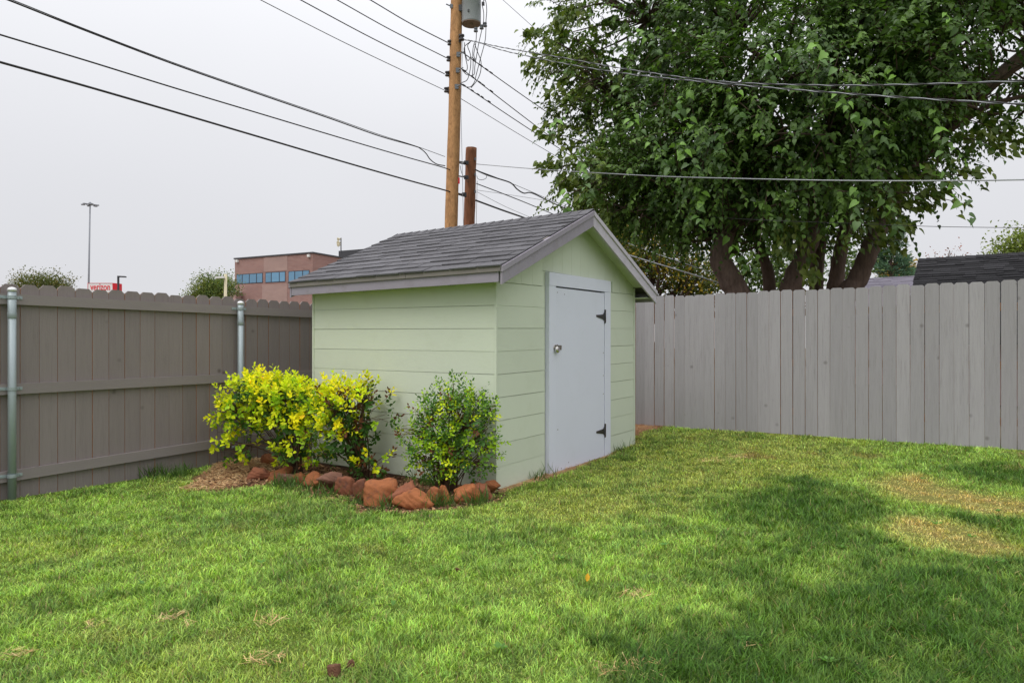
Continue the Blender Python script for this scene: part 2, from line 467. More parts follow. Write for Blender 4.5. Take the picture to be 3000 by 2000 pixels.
BED = [S(0.02, -0.02, 0)[:2], S(0.1, 2.6, 0)[:2]] + dpoly([(560, 1085), (520, 1072), (470, 1090), (455, 1112), (520, 1128), (600, 1112), (690, 1135), (760, 1150), (850, 1175), (940, 1178), (1050, 1165), (1120, 1158), (1148, 1150)])
STRAW = dpoly([(470, 1105), (440, 1122), (520, 1120), (560, 1092), (600, 1085), (640, 1060), (600, 1045), (545, 1055), (500, 1075)])
GABLE_STRIP = [S(-0.03, -0.12, 0)[:2], S(0.85, -0.10, 0)[:2], S(2.9, -0.05, 0)[:2], S(2.9, 0.3, 0)[:2], S(-0.1, 0.1, 0)[:2]]
CORNER_MULCH = dpoly([(1458, 1015), (1480, 990), (1528, 983), (1540, 976), (1440, 965), (1440, 1000)])
RIGHT_SOIL = dpoly([(2280, 1036), (2352, 1052), (2420, 1090), (2460, 1060), (2400, 1040)])
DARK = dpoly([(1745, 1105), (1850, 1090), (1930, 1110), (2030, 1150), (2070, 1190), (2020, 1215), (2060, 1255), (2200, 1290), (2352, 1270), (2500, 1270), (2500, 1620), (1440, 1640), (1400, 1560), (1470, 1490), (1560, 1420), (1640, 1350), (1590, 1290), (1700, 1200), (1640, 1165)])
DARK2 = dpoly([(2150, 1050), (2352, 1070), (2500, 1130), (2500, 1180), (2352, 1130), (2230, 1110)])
DARK3 = dpoly([(2160, 1180), (2352, 1190), (2480, 1230), (2480, 1260), (2300, 1230), (2180, 1205)])
TAN = dpoly([(2000, 1105), (2100, 1090), (2200, 1120), (2352, 1150), (2420, 1170), (2420, 1190), (2300, 1180), (2150, 1160), (2050, 1135)])
TAN2 = dpoly([(2050, 1195), (2110, 1185), (2250, 1215), (2340, 1245), (2352, 1275), (2250, 1275), (2110, 1245), (2040, 1215)])
PALEP = dpoly([(1790, 1330), (1850, 1285), (1930, 1270), (1990, 1290), (1960, 1330), (1880, 1350)])
YEL = dpoly([(1480, 990), (1800, 985), (2000, 1030), (1950, 1090), (1700, 1120), (1500, 1190), (1200, 1210), (1180, 1150), (1400, 1060)])
ARC = dpoly([(330, 1215), (520, 1160), (700, 1150), (900, 1180), (1010, 1190), (900, 1215), (640, 1205), (480, 1230), (340, 1250)])

def lawn_state(x, y):
    """masks of the lawn: cover (1 grass .. 0 bare), colour, blade length factor"""
    wob = 0.34 * (fbm(x * 1.7, y * 1.7, 5) - 0.5) + 0.22 * (fbm(x * 6, y * 6, 8) - 0.5)
    sd = lambda p, w=0.1: smooth(w, -w, poly_sd(x + wob, y + wob * 0.7, p))
    bare = np.maximum.reduce([sd(BED, 0.05), sd(STRAW, 0.06), sd(GABLE_STRIP, 0.05), sd(CORNER_MULCH, 0.08), sd(RIGHT_SOIL, 0.1)])
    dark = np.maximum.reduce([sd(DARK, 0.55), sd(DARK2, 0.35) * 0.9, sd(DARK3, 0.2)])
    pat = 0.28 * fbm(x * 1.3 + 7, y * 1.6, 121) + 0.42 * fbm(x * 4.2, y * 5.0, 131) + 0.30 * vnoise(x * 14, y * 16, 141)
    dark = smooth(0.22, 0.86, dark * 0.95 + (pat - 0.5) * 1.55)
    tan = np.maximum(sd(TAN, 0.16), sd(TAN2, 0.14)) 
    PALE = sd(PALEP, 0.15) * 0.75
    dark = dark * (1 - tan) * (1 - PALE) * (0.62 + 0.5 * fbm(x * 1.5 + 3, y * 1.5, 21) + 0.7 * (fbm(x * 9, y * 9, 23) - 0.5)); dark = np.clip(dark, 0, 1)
    n1, n2, n3 = fbm(x * 1.1, y * 1.1, 31), fbm(x * 3.6, y * 3.6, 41), vnoise(x * 11, y * 11, 51)
    tuft = smooth(0.50, 0.72, 0.55 * fbm(x * 1.7 + 9, y * 2.9, 61) + 0.45 * fbm(x * 8, y * 9, 63)) * 0.85 + smooth(0.56, 0.70, fbm(x * 7.5, y * 9, 66)) * 0.6 + sd(ARC, 0.22) * smooth(0.35, 0.6, n2) * 0.9
    tuft = np.clip(tuft, 0, 1) * (1 - tan)
    yel = np.clip(sd(YEL, 0.5) * (0.35 + 1.1 * n2) + smooth(0.50, 0.75, n1) * 0.5 * (0.4 + n2), 0, 1)
    spots = smooth(0.73, 0.83, fbm(x * 2.3 + 40, y * 2.3 - 7, 71)) * (0.35 + 0.65 * sd(YEL, 0.5))
    light = np.array([0.365, 0.53, 0.105]); deep = np.array([0.058, 0.150, 0.014]); mid = np.array([0.125, 0.235, 0.044])
    tanc = np.array([0.66, 0.52, 0.20]); yelc = np.array([0.48, 0.495, 0.125]); straw = np.array([0.40, 0.275, 0.095])
    c = light[None] * (0.62 + 0.50 * n2[:, None] + 0.32 * n3[:, None])
    mixc = lambda c, d, k: c * (1 - k[:, None]) + d[None] * k[:, None]
    c = mixc(c, yelc, 0.75 * yel)
    c = mixc(c, mid, 0.75 * tuft)
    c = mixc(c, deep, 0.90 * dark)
    c = mixc(c, tanc, 0.95 * tan * (0.6 + 0.55 * n3))
    c = mixc(c, straw, 0.7 * spots * (1 - dark))
    length = 1.0 + 0.75 * dark + 0.5 * tuft - 0.35 * tan - 0.2 * yel + 0.9 * (n3 - 0.5) * (1 - 0.5 * dark) + 0.6 * (n2 - 0.5)
    cover = np.clip(1 - bare - 0.45 * spots * (1 - dark), 0, 1)
    return cover, c, length, bare, dark

def axis_lines(lo, hi, step, far):
    a = list(np.arange(lo, hi + 1e-6, step)); s, x = step, hi
    while x < far: s *= 1.6; x += s; a.append(x)
    s, x = step, lo
    while x > -far: s *= 1.6; x -= s; a.insert(0, x)
    return np.array(a)
gx, gy = axis_lines(-6.5, 8.0, 0.06, 900), axis_lines(1.8, 11.0, 0.06, 900)
GX, GY = np.meshgrid(gx, gy, indexing='ij')
fx, fy = GX.ravel(), GY.ravel()
near = (np.abs(fx) < 14) & (fy > -3) & (fy < 16)
gz = np.where(near, terrain(np.clip(fx, -14, 14), np.clip(fy, -3, 16)), 0.0)
uu = fx * U[0] + fy * U[1]
gz = np.where(~near & (uu > 9), 0.15, gz)
gz = gz - 0.002
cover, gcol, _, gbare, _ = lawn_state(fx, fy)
soil = np.array([0.20, 0.105, 0.06]); thatch = np.array([0.62, 0.66, 0.55])
sdS = smooth(0.06, -0.06, poly_sd(fx, fy, STRAW)); sdG = smooth(0.06, -0.06, poly_sd(fx, fy, GABLE_STRIP)); sdC = smooth(0.08, -0.08, poly_sd(fx, fy, CORNER_MULCH))
soilc = soil[None] * (0.7 + 0.6 * fbm(fx * 5, fy * 5, 3))[:, None]
strawc = np.array([0.50, 0.31, 0.165])[None] * (0.75 + 0.5 * fbm(fx * 9, fy * 9, 13))[:, None]
ks = np.clip(np.maximum.reduce([sdS, 0.7 * sdG, 0.6 * sdC]), 0, 1)[:, None]
soilc = soilc * (1 - ks) + strawc * ks
under = gcol * thatch[None] * 0.55
gtone = under * (1 - gbare[:, None]) + soilc * gbare[:, None]
far_dirt = (uu > 9.6) | (fx * W[0] + fy * W[1] > 6.95)
gtone = np.where(far_dirt[:, None], np.array([0.16, 0.13, 0.09])[None] * (0.8 + 0.4 * fbm(fx * 0.7, fy * 0.7, 3))[:, None], gtone)
nx, ny = len(gx), len(gy)
I = (np.arange(nx - 1)[:, None] * ny + np.arange(ny - 1)[None]).ravel()
gfaces = np.stack([I, I + ny, I + ny + 1, I + 1], 1)
m, n_, l_, p_ = nt("ground_soil")
a_ = n_.new("ShaderNodeAttribute"); a_.attribute_name = "tone"
g_ = n_.new("ShaderNodeNewGeometry")
no_ = n_.new("ShaderNodeTexNoise"); no_.inputs["Scale"].default_value = 70; no_.inputs["Detail"].default_value = 6; no_.inputs["Roughness"].default_value = 0.7
l_.new(g_.outputs["Position"], no_.inputs["Vector"])
k_ = mathn(n_, l_, 'MULTIPLY_ADD', no_.outputs["Fac"], 1.5); k_.node.inputs[2].default_value = 0.25
s_ = n_.new("ShaderNodeVectorMath"); s_.operation = 'SCALE'; l_.new(a_.outputs["Color"], s_.inputs[0]); l_.new(k_, s_.inputs["Scale"])
l_.new(s_.outputs[0], p_.inputs["Base Color"]); p_.inputs["Roughness"].default_value = 0.95; p_.inputs["Specular IOR Level"].default_value = 0.1
b_ = n_.new("ShaderNodeBump"); b_.inputs["Strength"].default_value = 0.8; b_.inputs["Distance"].default_value = 0.02
l_.new(no_.outputs["Fac"], b_.inputs["Height"]); l_.new(b_.outputs[0], p_.inputs["Normal"])
go = link("ground", make_mesh("ground", np.stack([fx, fy, gz], 1), gfaces, m, True, gtone))
tag(go, "sloping back yard ground under the lawn and beyond the fences", "ground", kind='structure')

# ---- grass blades
def inside_shed(x, y, m=0.0):
    a = (x - C0[0]) * U[0] + (y - C0[1]) * U[1]; b = (x - C0[0]) * W[0] + (y - C0[1]) * W[1]
    return (a > -m) & (a < 2.82 + m) & (b > -m) & (b < 2.44 + m)

def grass(N):
    # density falls with distance; only the yard itself
    Y = 2.2 + 8.6 * rng.random(N) ** 1.25
    X = (rng.random(N) * 2 - 1) * 0.80 * (Y + 0.3)
    w = (Y + 0.3) / 9.0 * (3.6 / Y) ** 0.85 * 3.2
    keep = rng.random(N) < np.clip(w, 0, 1)
    X, Y = X[keep], Y[keep]
    u = X * U[0] + Y * U[1]; v = X * W[0] + Y * W[1]
    ok = (u < 9.30) & (v < 6.66) & ~inside_shed(X, Y, 0.01)
    X, Y = X[ok], Y[ok]
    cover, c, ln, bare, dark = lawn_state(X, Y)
    ok = rng.random(len(X)) < cover * (0.30 + 1.1 * fbm(X * 8, Y * 8, 91))
    X, Y, c, ln, dark = X[ok], Y[ok], c[ok], ln[ok], dark[ok]
    n = len(X)
    Z = terrain(X, Y) - 0.006
    L = (0.016 + 0.028 * rng.random(n) ** 1.5) * ln * (0.9 + 0.035 * Y)
    wd = (0.0024 + 0.0026 * rng.random(n) ** 2) * (0.62 + 0.22 * Y)
    # the sward leans in locally coherent directions
    az = 2 * math.pi * (2.2 * fbm(X * 5.5, Y * 5.5, 101)) + rng.normal(0, 1.9, n)
    lean = np.clip(0.55 + 0.4 * rng.random(n) + 0.35 * (fbm(X * 3, Y * 3, 111) - 0.5), 0.1, 1.3)
    d = np.stack([np.cos(az), np.sin(az), np.zeros(n)], 1)
    side = np.stack([-np.sin(az), np.cos(az), np.zeros(n)], 1)
    tw = rng.normal(0, 0.7, n)
    side = side * np.cos(tw)[:, None] + np.array([0, 0, 1.0]) * np.sin(tw)[:, None] * 0.5
    P = np.stack([X, Y, Z], 1)
    up = np.array([0, 0, 1.0])
    mid = P + (L * 0.5)[:, None] * (up * np.cos(lean * 0.55)[:, None] + d * np.sin(lean * 0.55)[:, None])
    tip = mid + (L * 0.55)[:, None] * (up * np.cos(lean * 1.35)[:, None] + d * np.sin(lean * 1.35)[:, None])
    h = (wd / 2)[:, None] * side
    V = np.stack([P - h, P + h, mid + h * 0.85, mid - h * 0.85, tip], 1).reshape(-1, 3)
    base = (np.arange(n) * 5)[:, None]
    Fq = np.concatenate([base + np.array([[0, 1, 2]]), base + np.array([[0, 2, 3]]), base + np.array([[3, 2, 4]])], 0)
    hue = rng.normal(0, 0.10, n)
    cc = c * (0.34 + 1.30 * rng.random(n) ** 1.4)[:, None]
    cc[:, 0] *= 1 + hue; cc[:, 2] *= 1 - 0.4 * hue
    dry = rng.random(n) < (0.055 * (1 - 0.7 * dark))
    cc[dry] = np.array([0.36, 0.28, 0.12]) * (0.6 + 0.7 * rng.random(dry.sum()))[:, None]
    tone = np.repeat(cc, 5, 0).reshape(n, 5, 3)
    tone[:, 4] *= 1.1
    return V, Fq, tone.reshape(-1, 3)
gv, gf, gt = grass(1000000)
print("grass blades", len(gf) // 3)
gob = link("grass", make_mesh("grass", gv, gf, M['blade'], False, gt))
tag(gob, "mown green lawn with a dark lush patch and two tan dry patches", "grass", kind='stuff')

# ================================================================ shed
SW, SL = 2.82, 2.437
OVF, OVE, OVB = 0.18, 0.187, 0.12          # overhang: door end, eaves, back end
EAVE_Z, RIDGE_Z = 1.945, 2.655
shed = thing("shed", S(SW / 2, SL / 2, 0), "small pale green wooden garden shed with grey shingled gable roof", "shed")
roof_dir = np.array([SW / 2 + OVE, RIDGE_Z - EAVE_Z]); RLEN = float(np.hypot(*roof_dir)); roof_dir = roof_dir / RLEN
def roof_z(a):   # top of the roof deck above a
    return EAVE_Z + (RIDGE_Z - EAVE_Z) * (1 - abs(a - SW / 2) / (SW / 2 + OVE))
tilt = lambda a: 0.022 * a                 # the little building is not quite level

wall_top = 1.83
core = [S(0.02, 0.02, 0.03), S(SW - 0.02, 0.02, 0.07), S(SW - 0.02, 0.02, roof_z(SW) - 0.06), S(SW / 2, 0.02, roof_z(SW / 2) - 0.06), S(0.02, 0.02, roof_z(0) - 0.06)]
wall = put("wall", *prismvf(core, W * (SL - 0.04)), M['green_paint'], shed)
# horizontal lap boards, thicker at their lower edge
def lap(p0, p1, z0a, z0b, z1a, z1b, out, name="siding_board"):
    out = np.asarray(out)
    zz = lambda p, z: np.array([p[0], p[1], z])
    prof = lambda p, zb, zt: [zz(p, zb), zz(p, zb) + out * 0.0155, zz(p, zt) + out * 0.013, zz(p, zt)]
    a, b = prof(p0, z0a, z1a), prof(p1, z0b, z1b)
    f = [(0, 1, 2, 3), (7, 6, 5, 4), (0, 4, 5, 1), (1, 5, 6, 2), (2, 6, 7, 3), (3, 7, 4, 0)]
    if np.dot(np.cross(np.asarray(p1) - np.asarray(p0), np.array([0, 0, 1.0])), out) < 0: pass
    else: f = [q[::-1] for q in f]
    return put(name, a + b, f, M['green_paint'], wall)
lines = [0.012] + [0.213 + 0.2023 * k for k in range(9)]
gap = 0.0035
for i in range(9):
    zb, zt = lines[i], lines[i + 1] - gap
    j = [random.uniform(-0.002, 0.002) for _ in range(4)]
    t2 = 0.012 if i == 0 else 0
    zt = min(zt, 1.86)
    # long wall (towards the flower bed)
    lap(S(0.02, 0.022, 0), S(0.02, SL - 0.02, 0), zb + j[0], zb + j[1] + (0.035 if i == 0 else 0.004 * i), zt + j[0], zt + j[1] + 0.004 * (i + 1), -U)
    # door wall, left and right of the door
    lap(S(0.022, 0.02, 0), S(0.80, 0.02, 0), zb + j[2], zb + j[2] + tilt(0.8), zt + j[2], zt + j[2] + tilt(0.8), -W)
    lap(S(2.15, 0.02, 0), S(SW - 0.022, 0.02, 0), zb + j[3] + tilt(2.15), zb + j[3] + tilt(SW), zt + j[3] + tilt(2.15), zt + j[3] + tilt(SW), -W)
    # hidden walls
    lap(S(SW - 0.02, 0.022, 0), S(SW - 0.02, SL - 0.02, 0), zb + tilt(SW), zb + tilt(SW), zt + tilt(SW), zt + tilt(SW), U)
# vertical boards filling the gable
na = 15
for k in range(na):
    a0, a1 = 0.03 + (SW - 0.06) * k / na + 0.0008, 0.03 + (SW - 0.06) * (k + 1) / na - 0.0008
    zb = 2.034 + (tilt((a0 + a1) / 2)) - 0.2
    if a1 > 0.80 and a0 < 2.15: zb = 2.0
    t0, t1 = roof_z(a0) - 0.055, roof_z(a1) - 0.055
    if min(t0, t1) < zb + 0.03: continue
    mid = [(SW / 2, roof_z(SW / 2) - 0.055)] if a0 < SW / 2 < a1 else []
    poly = [S(a0, 0.02, zb), S(a1, 0.02, zb), S(a1, 0.02, t1)] + [S(q, 0.02, z) for q, z in mid] + [S(a0, 0.02, t0)]
    put("gable_board", *prismvf(poly, -W * 0.014), M['green_paint'], wall)
# corner boards
for a, b in ((0, 0), (SW, 0), (0, SL), (SW, SL)):
    mb = MB()
    sa, sb = (1 if a == 0 else -1), (1 if b == 0 else -1)
    zt = roof_z(a) - 0.07
    mb.box(S(a - sa * 0.003, b - sb * 0.003, 0.005 + tilt(a)), U * sa * 0.024, W * sb * 0.024, (0, 0, zt - tilt(a)))
    mb.build("corner_board", M['green_paint'], shed)
# sill log / skid under the walls
mb = MB(); mb.box(S(0.012, 0.012, -0.06), U * (SW - 0.024), W * (SL - 0.024), (0, 0, 0.085)); mb.build("foundation", M['sill_wood'], shed)
mb = MB(); mb.box(S(1.9, 0.004, -0.02), U * (SW - 1.91), W * 0.3, (0, 0, 0.092)); mb.build("sill_beam", M['sill_wood'], shed)

# roof deck : two slabs meeting at the ridge
b0, b1 = -OVF, SL + OVB
deck = []
nl = np.array([-roof_dir[1], roof_dir[0]])      # normal in (a, z) of the near slope
TH_D = 0.03
def rp(s, h, b, side=0):
    """point on the roof: s up the slope from the eave, h above the deck; side 0 = slope over the long wall seen, 1 = the far slope"""
    a = -OVE + s * roof_dir[0] + h * nl[0]; z = EAVE_Z + s * roof_dir[1] + h * nl[1]
    if side: a = SW - a
    return S(a, b, z)
roof = put("roof", *prismvf([S(-OVE, b0 + 0.004, EAVE_Z), S(SW / 2, b0 + 0.004, RIDGE_Z), S(SW + OVE, b0 + 0.004, EAVE_Z), S(SW + OVE, b0 + 0.004, EAVE_Z - 0.028), S(SW / 2, b0 + 0.004, RIDGE_Z - 0.03), S(-OVE, b0 + 0.004, EAVE_Z - 0.028)], W * (b1 - b0 - 0.008)), M['trim_brown'], shed)
# shingles, one object each on the slope in view
EXPO = 0.1455
ncourse = int(math.ceil(RLEN / EXPO))
def shingle_vf(s0, bL, bR, side, lift, jit):
    s1 = min(s0 + EXPO + 0.03, RLEN)
    p = lambda s, h, b: rp(s, h, b, side)
    h0 = 0.012 + lift
    v = [p(s0 + jit, 0.002, bL), p(s0 + jit, h0, bL), p(s1, 0.004, bL), p(s1, 0.001, bL), p(s0 + jit * 0.3, 0.002, bR), p(s0 + jit * 0.3, h0 + random.uniform(0, 0.002), bR), p(s1, 0.004, bR), p(s1, 0.001, bR)]
    f = [(0, 1, 2, 3), (7, 6, 5, 4), (0, 4, 5, 1), (1, 5, 6, 2), (2, 6, 7, 3), (3, 7, 4, 0)]
    if side: f = [q[::-1] for q in f]
    return v, f
farb = MB()
for side in (0, 1):
    for c in range(ncourse):
        s0 = c * EXPO - 0.028
        if s0 + 0.03 > RLEN: break
        b = b0 - 0.014 - 0.305 * ((c * 0.37 + random.uniform(-0.06, 0.06)) % 1.0)
        while b < b1 + 0.012:
            wd = random.choice((0.305, 0.305, 0.30, 0.26, 0.335))
            bL, bR = max(b, b0 - 0.014), min(b + wd - 0.009, b1 + 0.012)
            if bR - bL > 0.03:
                v, f = shingle_vf(s0, bL, bR, side, random.choice((0, 0.001, 0.003, 0.006)) , random.uniform(-0.006, 0.004))
                if side == 0: put("shingle", v, f, M['shingle'], roof)
                else: farb.add(v, f)
            b += wd
o = farb.build("shingle_layer", M['shingle'], roof); o['kind'] = 'stuff'
b = b0 - 0.016
while b < b1:
    e = min(b + 0.15, b1 + 0.012); hh = 0.014
    v = [rp(RLEN - 0.14, 0.010, b), S(SW / 2, b, RIDGE_Z + 0.022), rp(RLEN - 0.14, 0.010, b, 1), rp(RLEN - 0.14, 0.004, e), S(SW / 2, e, RIDGE_Z + 0.013), rp(RLEN - 0.14, 0.004, e, 1)]
    v += [q - np.array([0, 0, 0.008]) for q in v]
    f = [(0, 1, 4, 3), (1, 2, 5, 4), (6, 9, 10, 7), (7, 10, 11, 8), (0, 6, 7, 1), (1, 7, 8, 2), (3, 4, 10, 9), (4, 5, 11, 10), (0, 3, 9, 6), (2, 8, 11, 5)]
    put("ridge_cap", v, f, M['shingle'], roof)
    b += 0.125
# eave fascia: wide board and a proud strip above it
for side in (0, 1):
    A = (lambda a: a) if side == 0 else (lambda a: SW - a)
    out = -U if side == 0 else U
    cut = SL - 1.55
    mb = MB(); mb.box(S(A(-OVE + 0.022), b0 + 0.02, 1.808), out * 0.022, W * (b1 - b0 - 0.03), (0, 0, 0.094)); mb.build("fascia", M['trim_paint'], shed)
    for q0, q1 in ((b0 - 0.006, cut - 0.002), (cut + 0.002, b1 + 0.002)):
        mb = MB(); mb.box(S(A(-OVE + 0.003), q0, 1.894), out * 0.019, W * (q1 - q0), (0, 0, 0.046)); mb.build("fascia_strip", M['trim_brown'], shed)
    # soffit under the eave
    mb = MB(); mb.box(S(A(-OVE + 0.024), b0 + 0.03, 1.845), -out * (OVE - 0.03), W * (b1 - b0 - 0.05), (0, 0, 0.012)); mb.build("soffit", M['green_paint'], shed)
# rake boards at both gable ends (wide board, proud strip above) and the soffit behind them
for end, bb, out in ((0, b0, -W), (1, b1, W)):
    for side in (0, 1):
        r = lambda s, h, d: rp(s, h, bb, side) + out * d
        def bar(s0, s1, h0, h1, d0, d1, name, mat, plumb=0.0):
            m_ = roof_dir[1] / roof_dir[0]
            # ends are plumb cuts: shift s so that a is constant
            sh = lambda h: h * (-nl[0]) / roof_dir[0]
            pts = [r(s0 + sh(h0), h0, d0), r(s1 + sh(h0), h0, d0), r(s1 + sh(h1), h1, d0), r(s0 + sh(h1), h1, d0)]
            put(name, *prismvf(pts, out * (d1 - d0)), mat, shed)
        cut = RLEN * 0.43
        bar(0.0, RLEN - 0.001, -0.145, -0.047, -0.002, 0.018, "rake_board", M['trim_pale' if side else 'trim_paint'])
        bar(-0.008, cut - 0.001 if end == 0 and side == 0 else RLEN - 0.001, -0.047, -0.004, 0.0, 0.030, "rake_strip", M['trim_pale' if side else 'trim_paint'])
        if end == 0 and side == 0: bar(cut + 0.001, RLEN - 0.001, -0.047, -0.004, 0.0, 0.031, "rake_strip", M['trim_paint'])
        # green underside
        s0 = 0.19
        pts = [rp(s0, -0.052, bb, side), rp(RLEN - 0.004, -0.052, bb, side), rp(RLEN - 0.004, -0.040, bb, side), rp(s0, -0.040, bb, side)]
        inward = -out * ((OVF if end == 0 else OVB) + 0.02)
        put("soffit", *prismvf([p_ - out * 0.003 for p_ in pts], inward), M['green_paint'], shed)
# door and its trim
DA0, DA1, DZ0, DZ1 = 0.956, 1.977, 0.035, 1.846
fr = 0.034
tz = lambda a, z: z + tilt(a) * 0.35
trim = lambda pts, name, mat, d0, d1, parent: put(name, *prismvf([S(a, -d0, z) for a, z in pts], -W * (d1 - d0)), mat, parent)
trim([(0.826, 0.017), (0.950, 0.022), (0.950, 1.860), (0.826, 1.858)], "door_trim", M['door_paint'], -0.016, 0.030, shed)
trim([(1.984, 0.060), (2.124, 0.064), (2.124, 1.872), (1.984, 1.869)], "door_trim", M['door_paint'], -0.016, 0.030, shed)
trim([(0.826, 1.860), (2.124, 1.874), (2.124, 1.998), (0.826, 1.988)], "door_trim", M['door_paint'], -0.016, 0.032, shed)
door = trim([(DA0, DZ0), (DA1, DZ0 + 0.028), (DA1, DZ1 + 0.009), (DA0, DZ1)], "door", M['door_paint'], -0.016, 0.026, shed)
put("door_gap_shade", *boxvf(S(0.90, 0.016, 0.05), U * 1.14, W * 0.012, (0, 0, 1.86)), M['black_iron'], shed)  # black sheet behind the door, stands in for the shade in its gaps
for hz in (1.60, 0.345):
    mb = MB()
    d = -W * 0.0275
    mb.add(*prismvf([S(1.955, 0, hz + 0.022) + d, S(1.79, 0, hz + 0.010) + d, S(1.79, 0, hz - 0.010) + d, S(1.955, 0, hz - 0.035) + d, S(1.965, 0, hz - 0.05) + d, S(1.965, 0, hz + 0.04) + d][::-1], -W * 0.004))
    mb.tube([S(1.981, -0.036, hz - 0.075), S(1.981, -0.036, hz + 0.075)], 0.008, 10)
    mb.box(S(1.988, -0.0335, hz - 0.07), U * 0.014, -W * 0.003, (0, 0, 0.14))
    for q, dz in ((1.94, 0.0), (1.90, -0.004), (1.83, 0.0), (1.955, 0.03), (1.955, -0.035)):
        mb.add(*lathevf(S(q, -0.0315, hz + dz), [(0.007, 0), (0.006, 0.003), (0.002, 0.004)], 8, -W))
    mb.build("hinge", M['black_iron'], door)
for q, z in ((0.985, 1.80), (1.12, 1.79), (0.99, 0.45), (1.06, 0.06), (1.20, 0.10), (1.955, 1.20), (1.955, 0.95), (1.955, 0.75)):
    put("screw_head", *lathevf(S(q, -0.0262, z), [(0.007, 0), (0.005, 0.002), (0.001, 0.0024)], 8, -W), M['trim_paint'] if z > 1.3 or z < 0.3 else M['rusty_steel'], door)
mb = MB()
mb.box(S(0.985, -0.0265, 1.235), U * 0.075, -W * 0.003, (0, 0, 0.045)); mb.box(S(0.93, -0.036, 1.240), U * 0.065, -W * 0.004, (0, 0, 0.034))
mb.build("hasp", M['rusty_steel'], door)
mb = MB(); mb.add(*lathevf(S(0.925, -0.0305, 1.262), [(0.026, 0), (0.026, 0.004), (0.02, 0.006), (0.008, 0.007)], 16, -W)); mb.build("staple_plate", M['chrome'], shed)
pl = thing("padlock", S(0.94, -0.06, 1.2), "round steel padlock hanging from the hasp on the shed door", "padlock")
mb = MB(); ctr = S(0.938, -0.052, 1.238)
mb.add(*lathevf(ctr - (-W) * 0.012 , [(0.012, 0), (0.030, 0.002), (0.034, 0.007), (0.034, 0.018), (0.030, 0.024), (0.012, 0.027)], 24, -W, (0, 0, 1))); mb.build("lock_body", M['chrome'], pl, True)
put("shackle", *tubevf(spline([ctr + U * q + np.array([0, 0, z]) for q, z in ((-0.014, 0.02), (-0.015, 0.036), (0.0, 0.047), (0.015, 0.036), (0.014, 0.02))], 5), 0.0045, 8), M['rusty_steel'], pl)

# ================================================================ fences
NL = -W                                    # left fence face, towards the yard
P1 = np.array([-4.13, 5.78, 0.0])
def board_variants(h, w, t, n, mat, ear=0.028):
    out = []
    for i in range(n):
        hh = h + 0.012 * (i / (n - 1) - 0.5); e = ear * random.uniform(0.85, 1.2); cup = random.uniform(-0.0015, 0.0015)
        poly = [(-w / 2, 0), (w / 2, 0), (w / 2, hh - e), (w / 2 - e, hh), (-w / 2 + e * 1.05, hh), (-w / 2, hh - e)]
        v = [(x, -t / 2, z) for x, z in poly] + [(x, t / 2, z) for x, z in poly]
        k = len(poly)
        f = [tuple(range(k)), tuple(range(k, 2 * k))[::-1]] + [(i_, k + i_, k + (i_ + 1) % k, (i_ + 1) % k) for i_ in range(k)]
        me = make_mesh("board", v, f, mat); me.materials.append(M['cedar'])
        mi = [0, 0] + [1] * k; mi[2 + 2] = mi[2 + 3] = mi[2 + 4] = 0
        me.polygons.foreach_set('material_index', mi); out.append(me)
    return out
lf = thing("wooden_fence", P1 + U * 3 + np.array([0, 0, -0.02]), "brown-grey plank fence seen from its rail side with round steel posts", "fence")
bv = board_variants(1.80, 0.139, 0.016, 5, M['fence_warm'])
base = root_loc(lf)
yaw_u = math.atan2(U[1], U[0])
t = -2.49
while t < 6.85:
    o = link("board", random.choice(bv), lf, P1 + U * (t + 0.07) + NL * (-0.076 + random.uniform(-0.0022, 0.0012)) + np.array([0, 0, -0.008 + random.uniform(-0.006, 0.006)]) - base)
    o.rotation_euler = (random.uniform(-0.002, 0.002), random.uniform(-0.0015, 0.0015), yaw_u)
    t += 0.1405 + random.choice((0.001, 0.0018, 0.002, 0.003, 0.0045))
for zz, zr in ((1.615, 0.0), (0.868, 0.010), (0.148, 0.032)):
    for t0 in (-2.12, 0.0, 2.12, 4.24):
        t1 = t0 + 2.118
        za, zb = zz + zr * t0, zz + zr * t1
        o0 = P1 + NL * (-0.068)
        v = [o0 + U * t0 + np.array([0, 0, za]), o0 + U * t1 + np.array([0, 0, zb])]
        q = [v[0], v[1], v[1] + np.array([0, 0, 0.088]), v[0] + np.array([0, 0, 0.088])]
        put("rail", *prismvf(q, NL * 0.037), M['rail_paint'], lf)
for t0 in (-2.12, 0.0, 2.12, 4.24, 6.36):
    c = P1 + U * t0
    mb = MB(); mb.add(*lathevf(c + np.array([0, 0, -0.05]), [(0.030, 0), (0.030, 1.69)], 20)); post = mb.build("post", M['galvanised'], lf, True)
    mb = MB(); mb.add(*lathevf(c + np.array([0, 0, 1.50]), [(0.0305, -0.004), (0.0335, 0.0), (0.0335, 0.045), (0.031, 0.052), (0.031, 0.23)], 20)); mb.build("sleeve", M['galvanised'], post, True)
    mb = MB(); mb.add(*lathevf(c + np.array([0, 0, 1.72]), [(0.034, 0), (0.034, 0.018), (0.030, 0.026), (0.018, 0.034), (0.004, 0.037)], 20)); mb.build("post_cap", M['cap_metal'], post, True)
    for zz in (1.66, 0.905, 0.185):
        mb = MB(); mb.add(*lathevf(c + np.array([0, 0, zz]), [(0.0305, 0), (0.036, 0), (0.036, 0.026), (0.0305, 0.026)], 20))
        for sg in (-1, 1):
            mb.box(c + U * sg * 0.03 + NL * (-0.031) + np.array([0, 0, zz]), U * sg * 0.055, NL * 0.005, (0, 0, 0.026))
            mb.add(*lathevf(c + U * sg * 0.068 + NL * (-0.026) + np.array([0, 0, zz + 0.013]), [(0.007, 0), (0.006, 0.007)], 6, NL))
        mb.build("bracket", M['galvanised'], post)

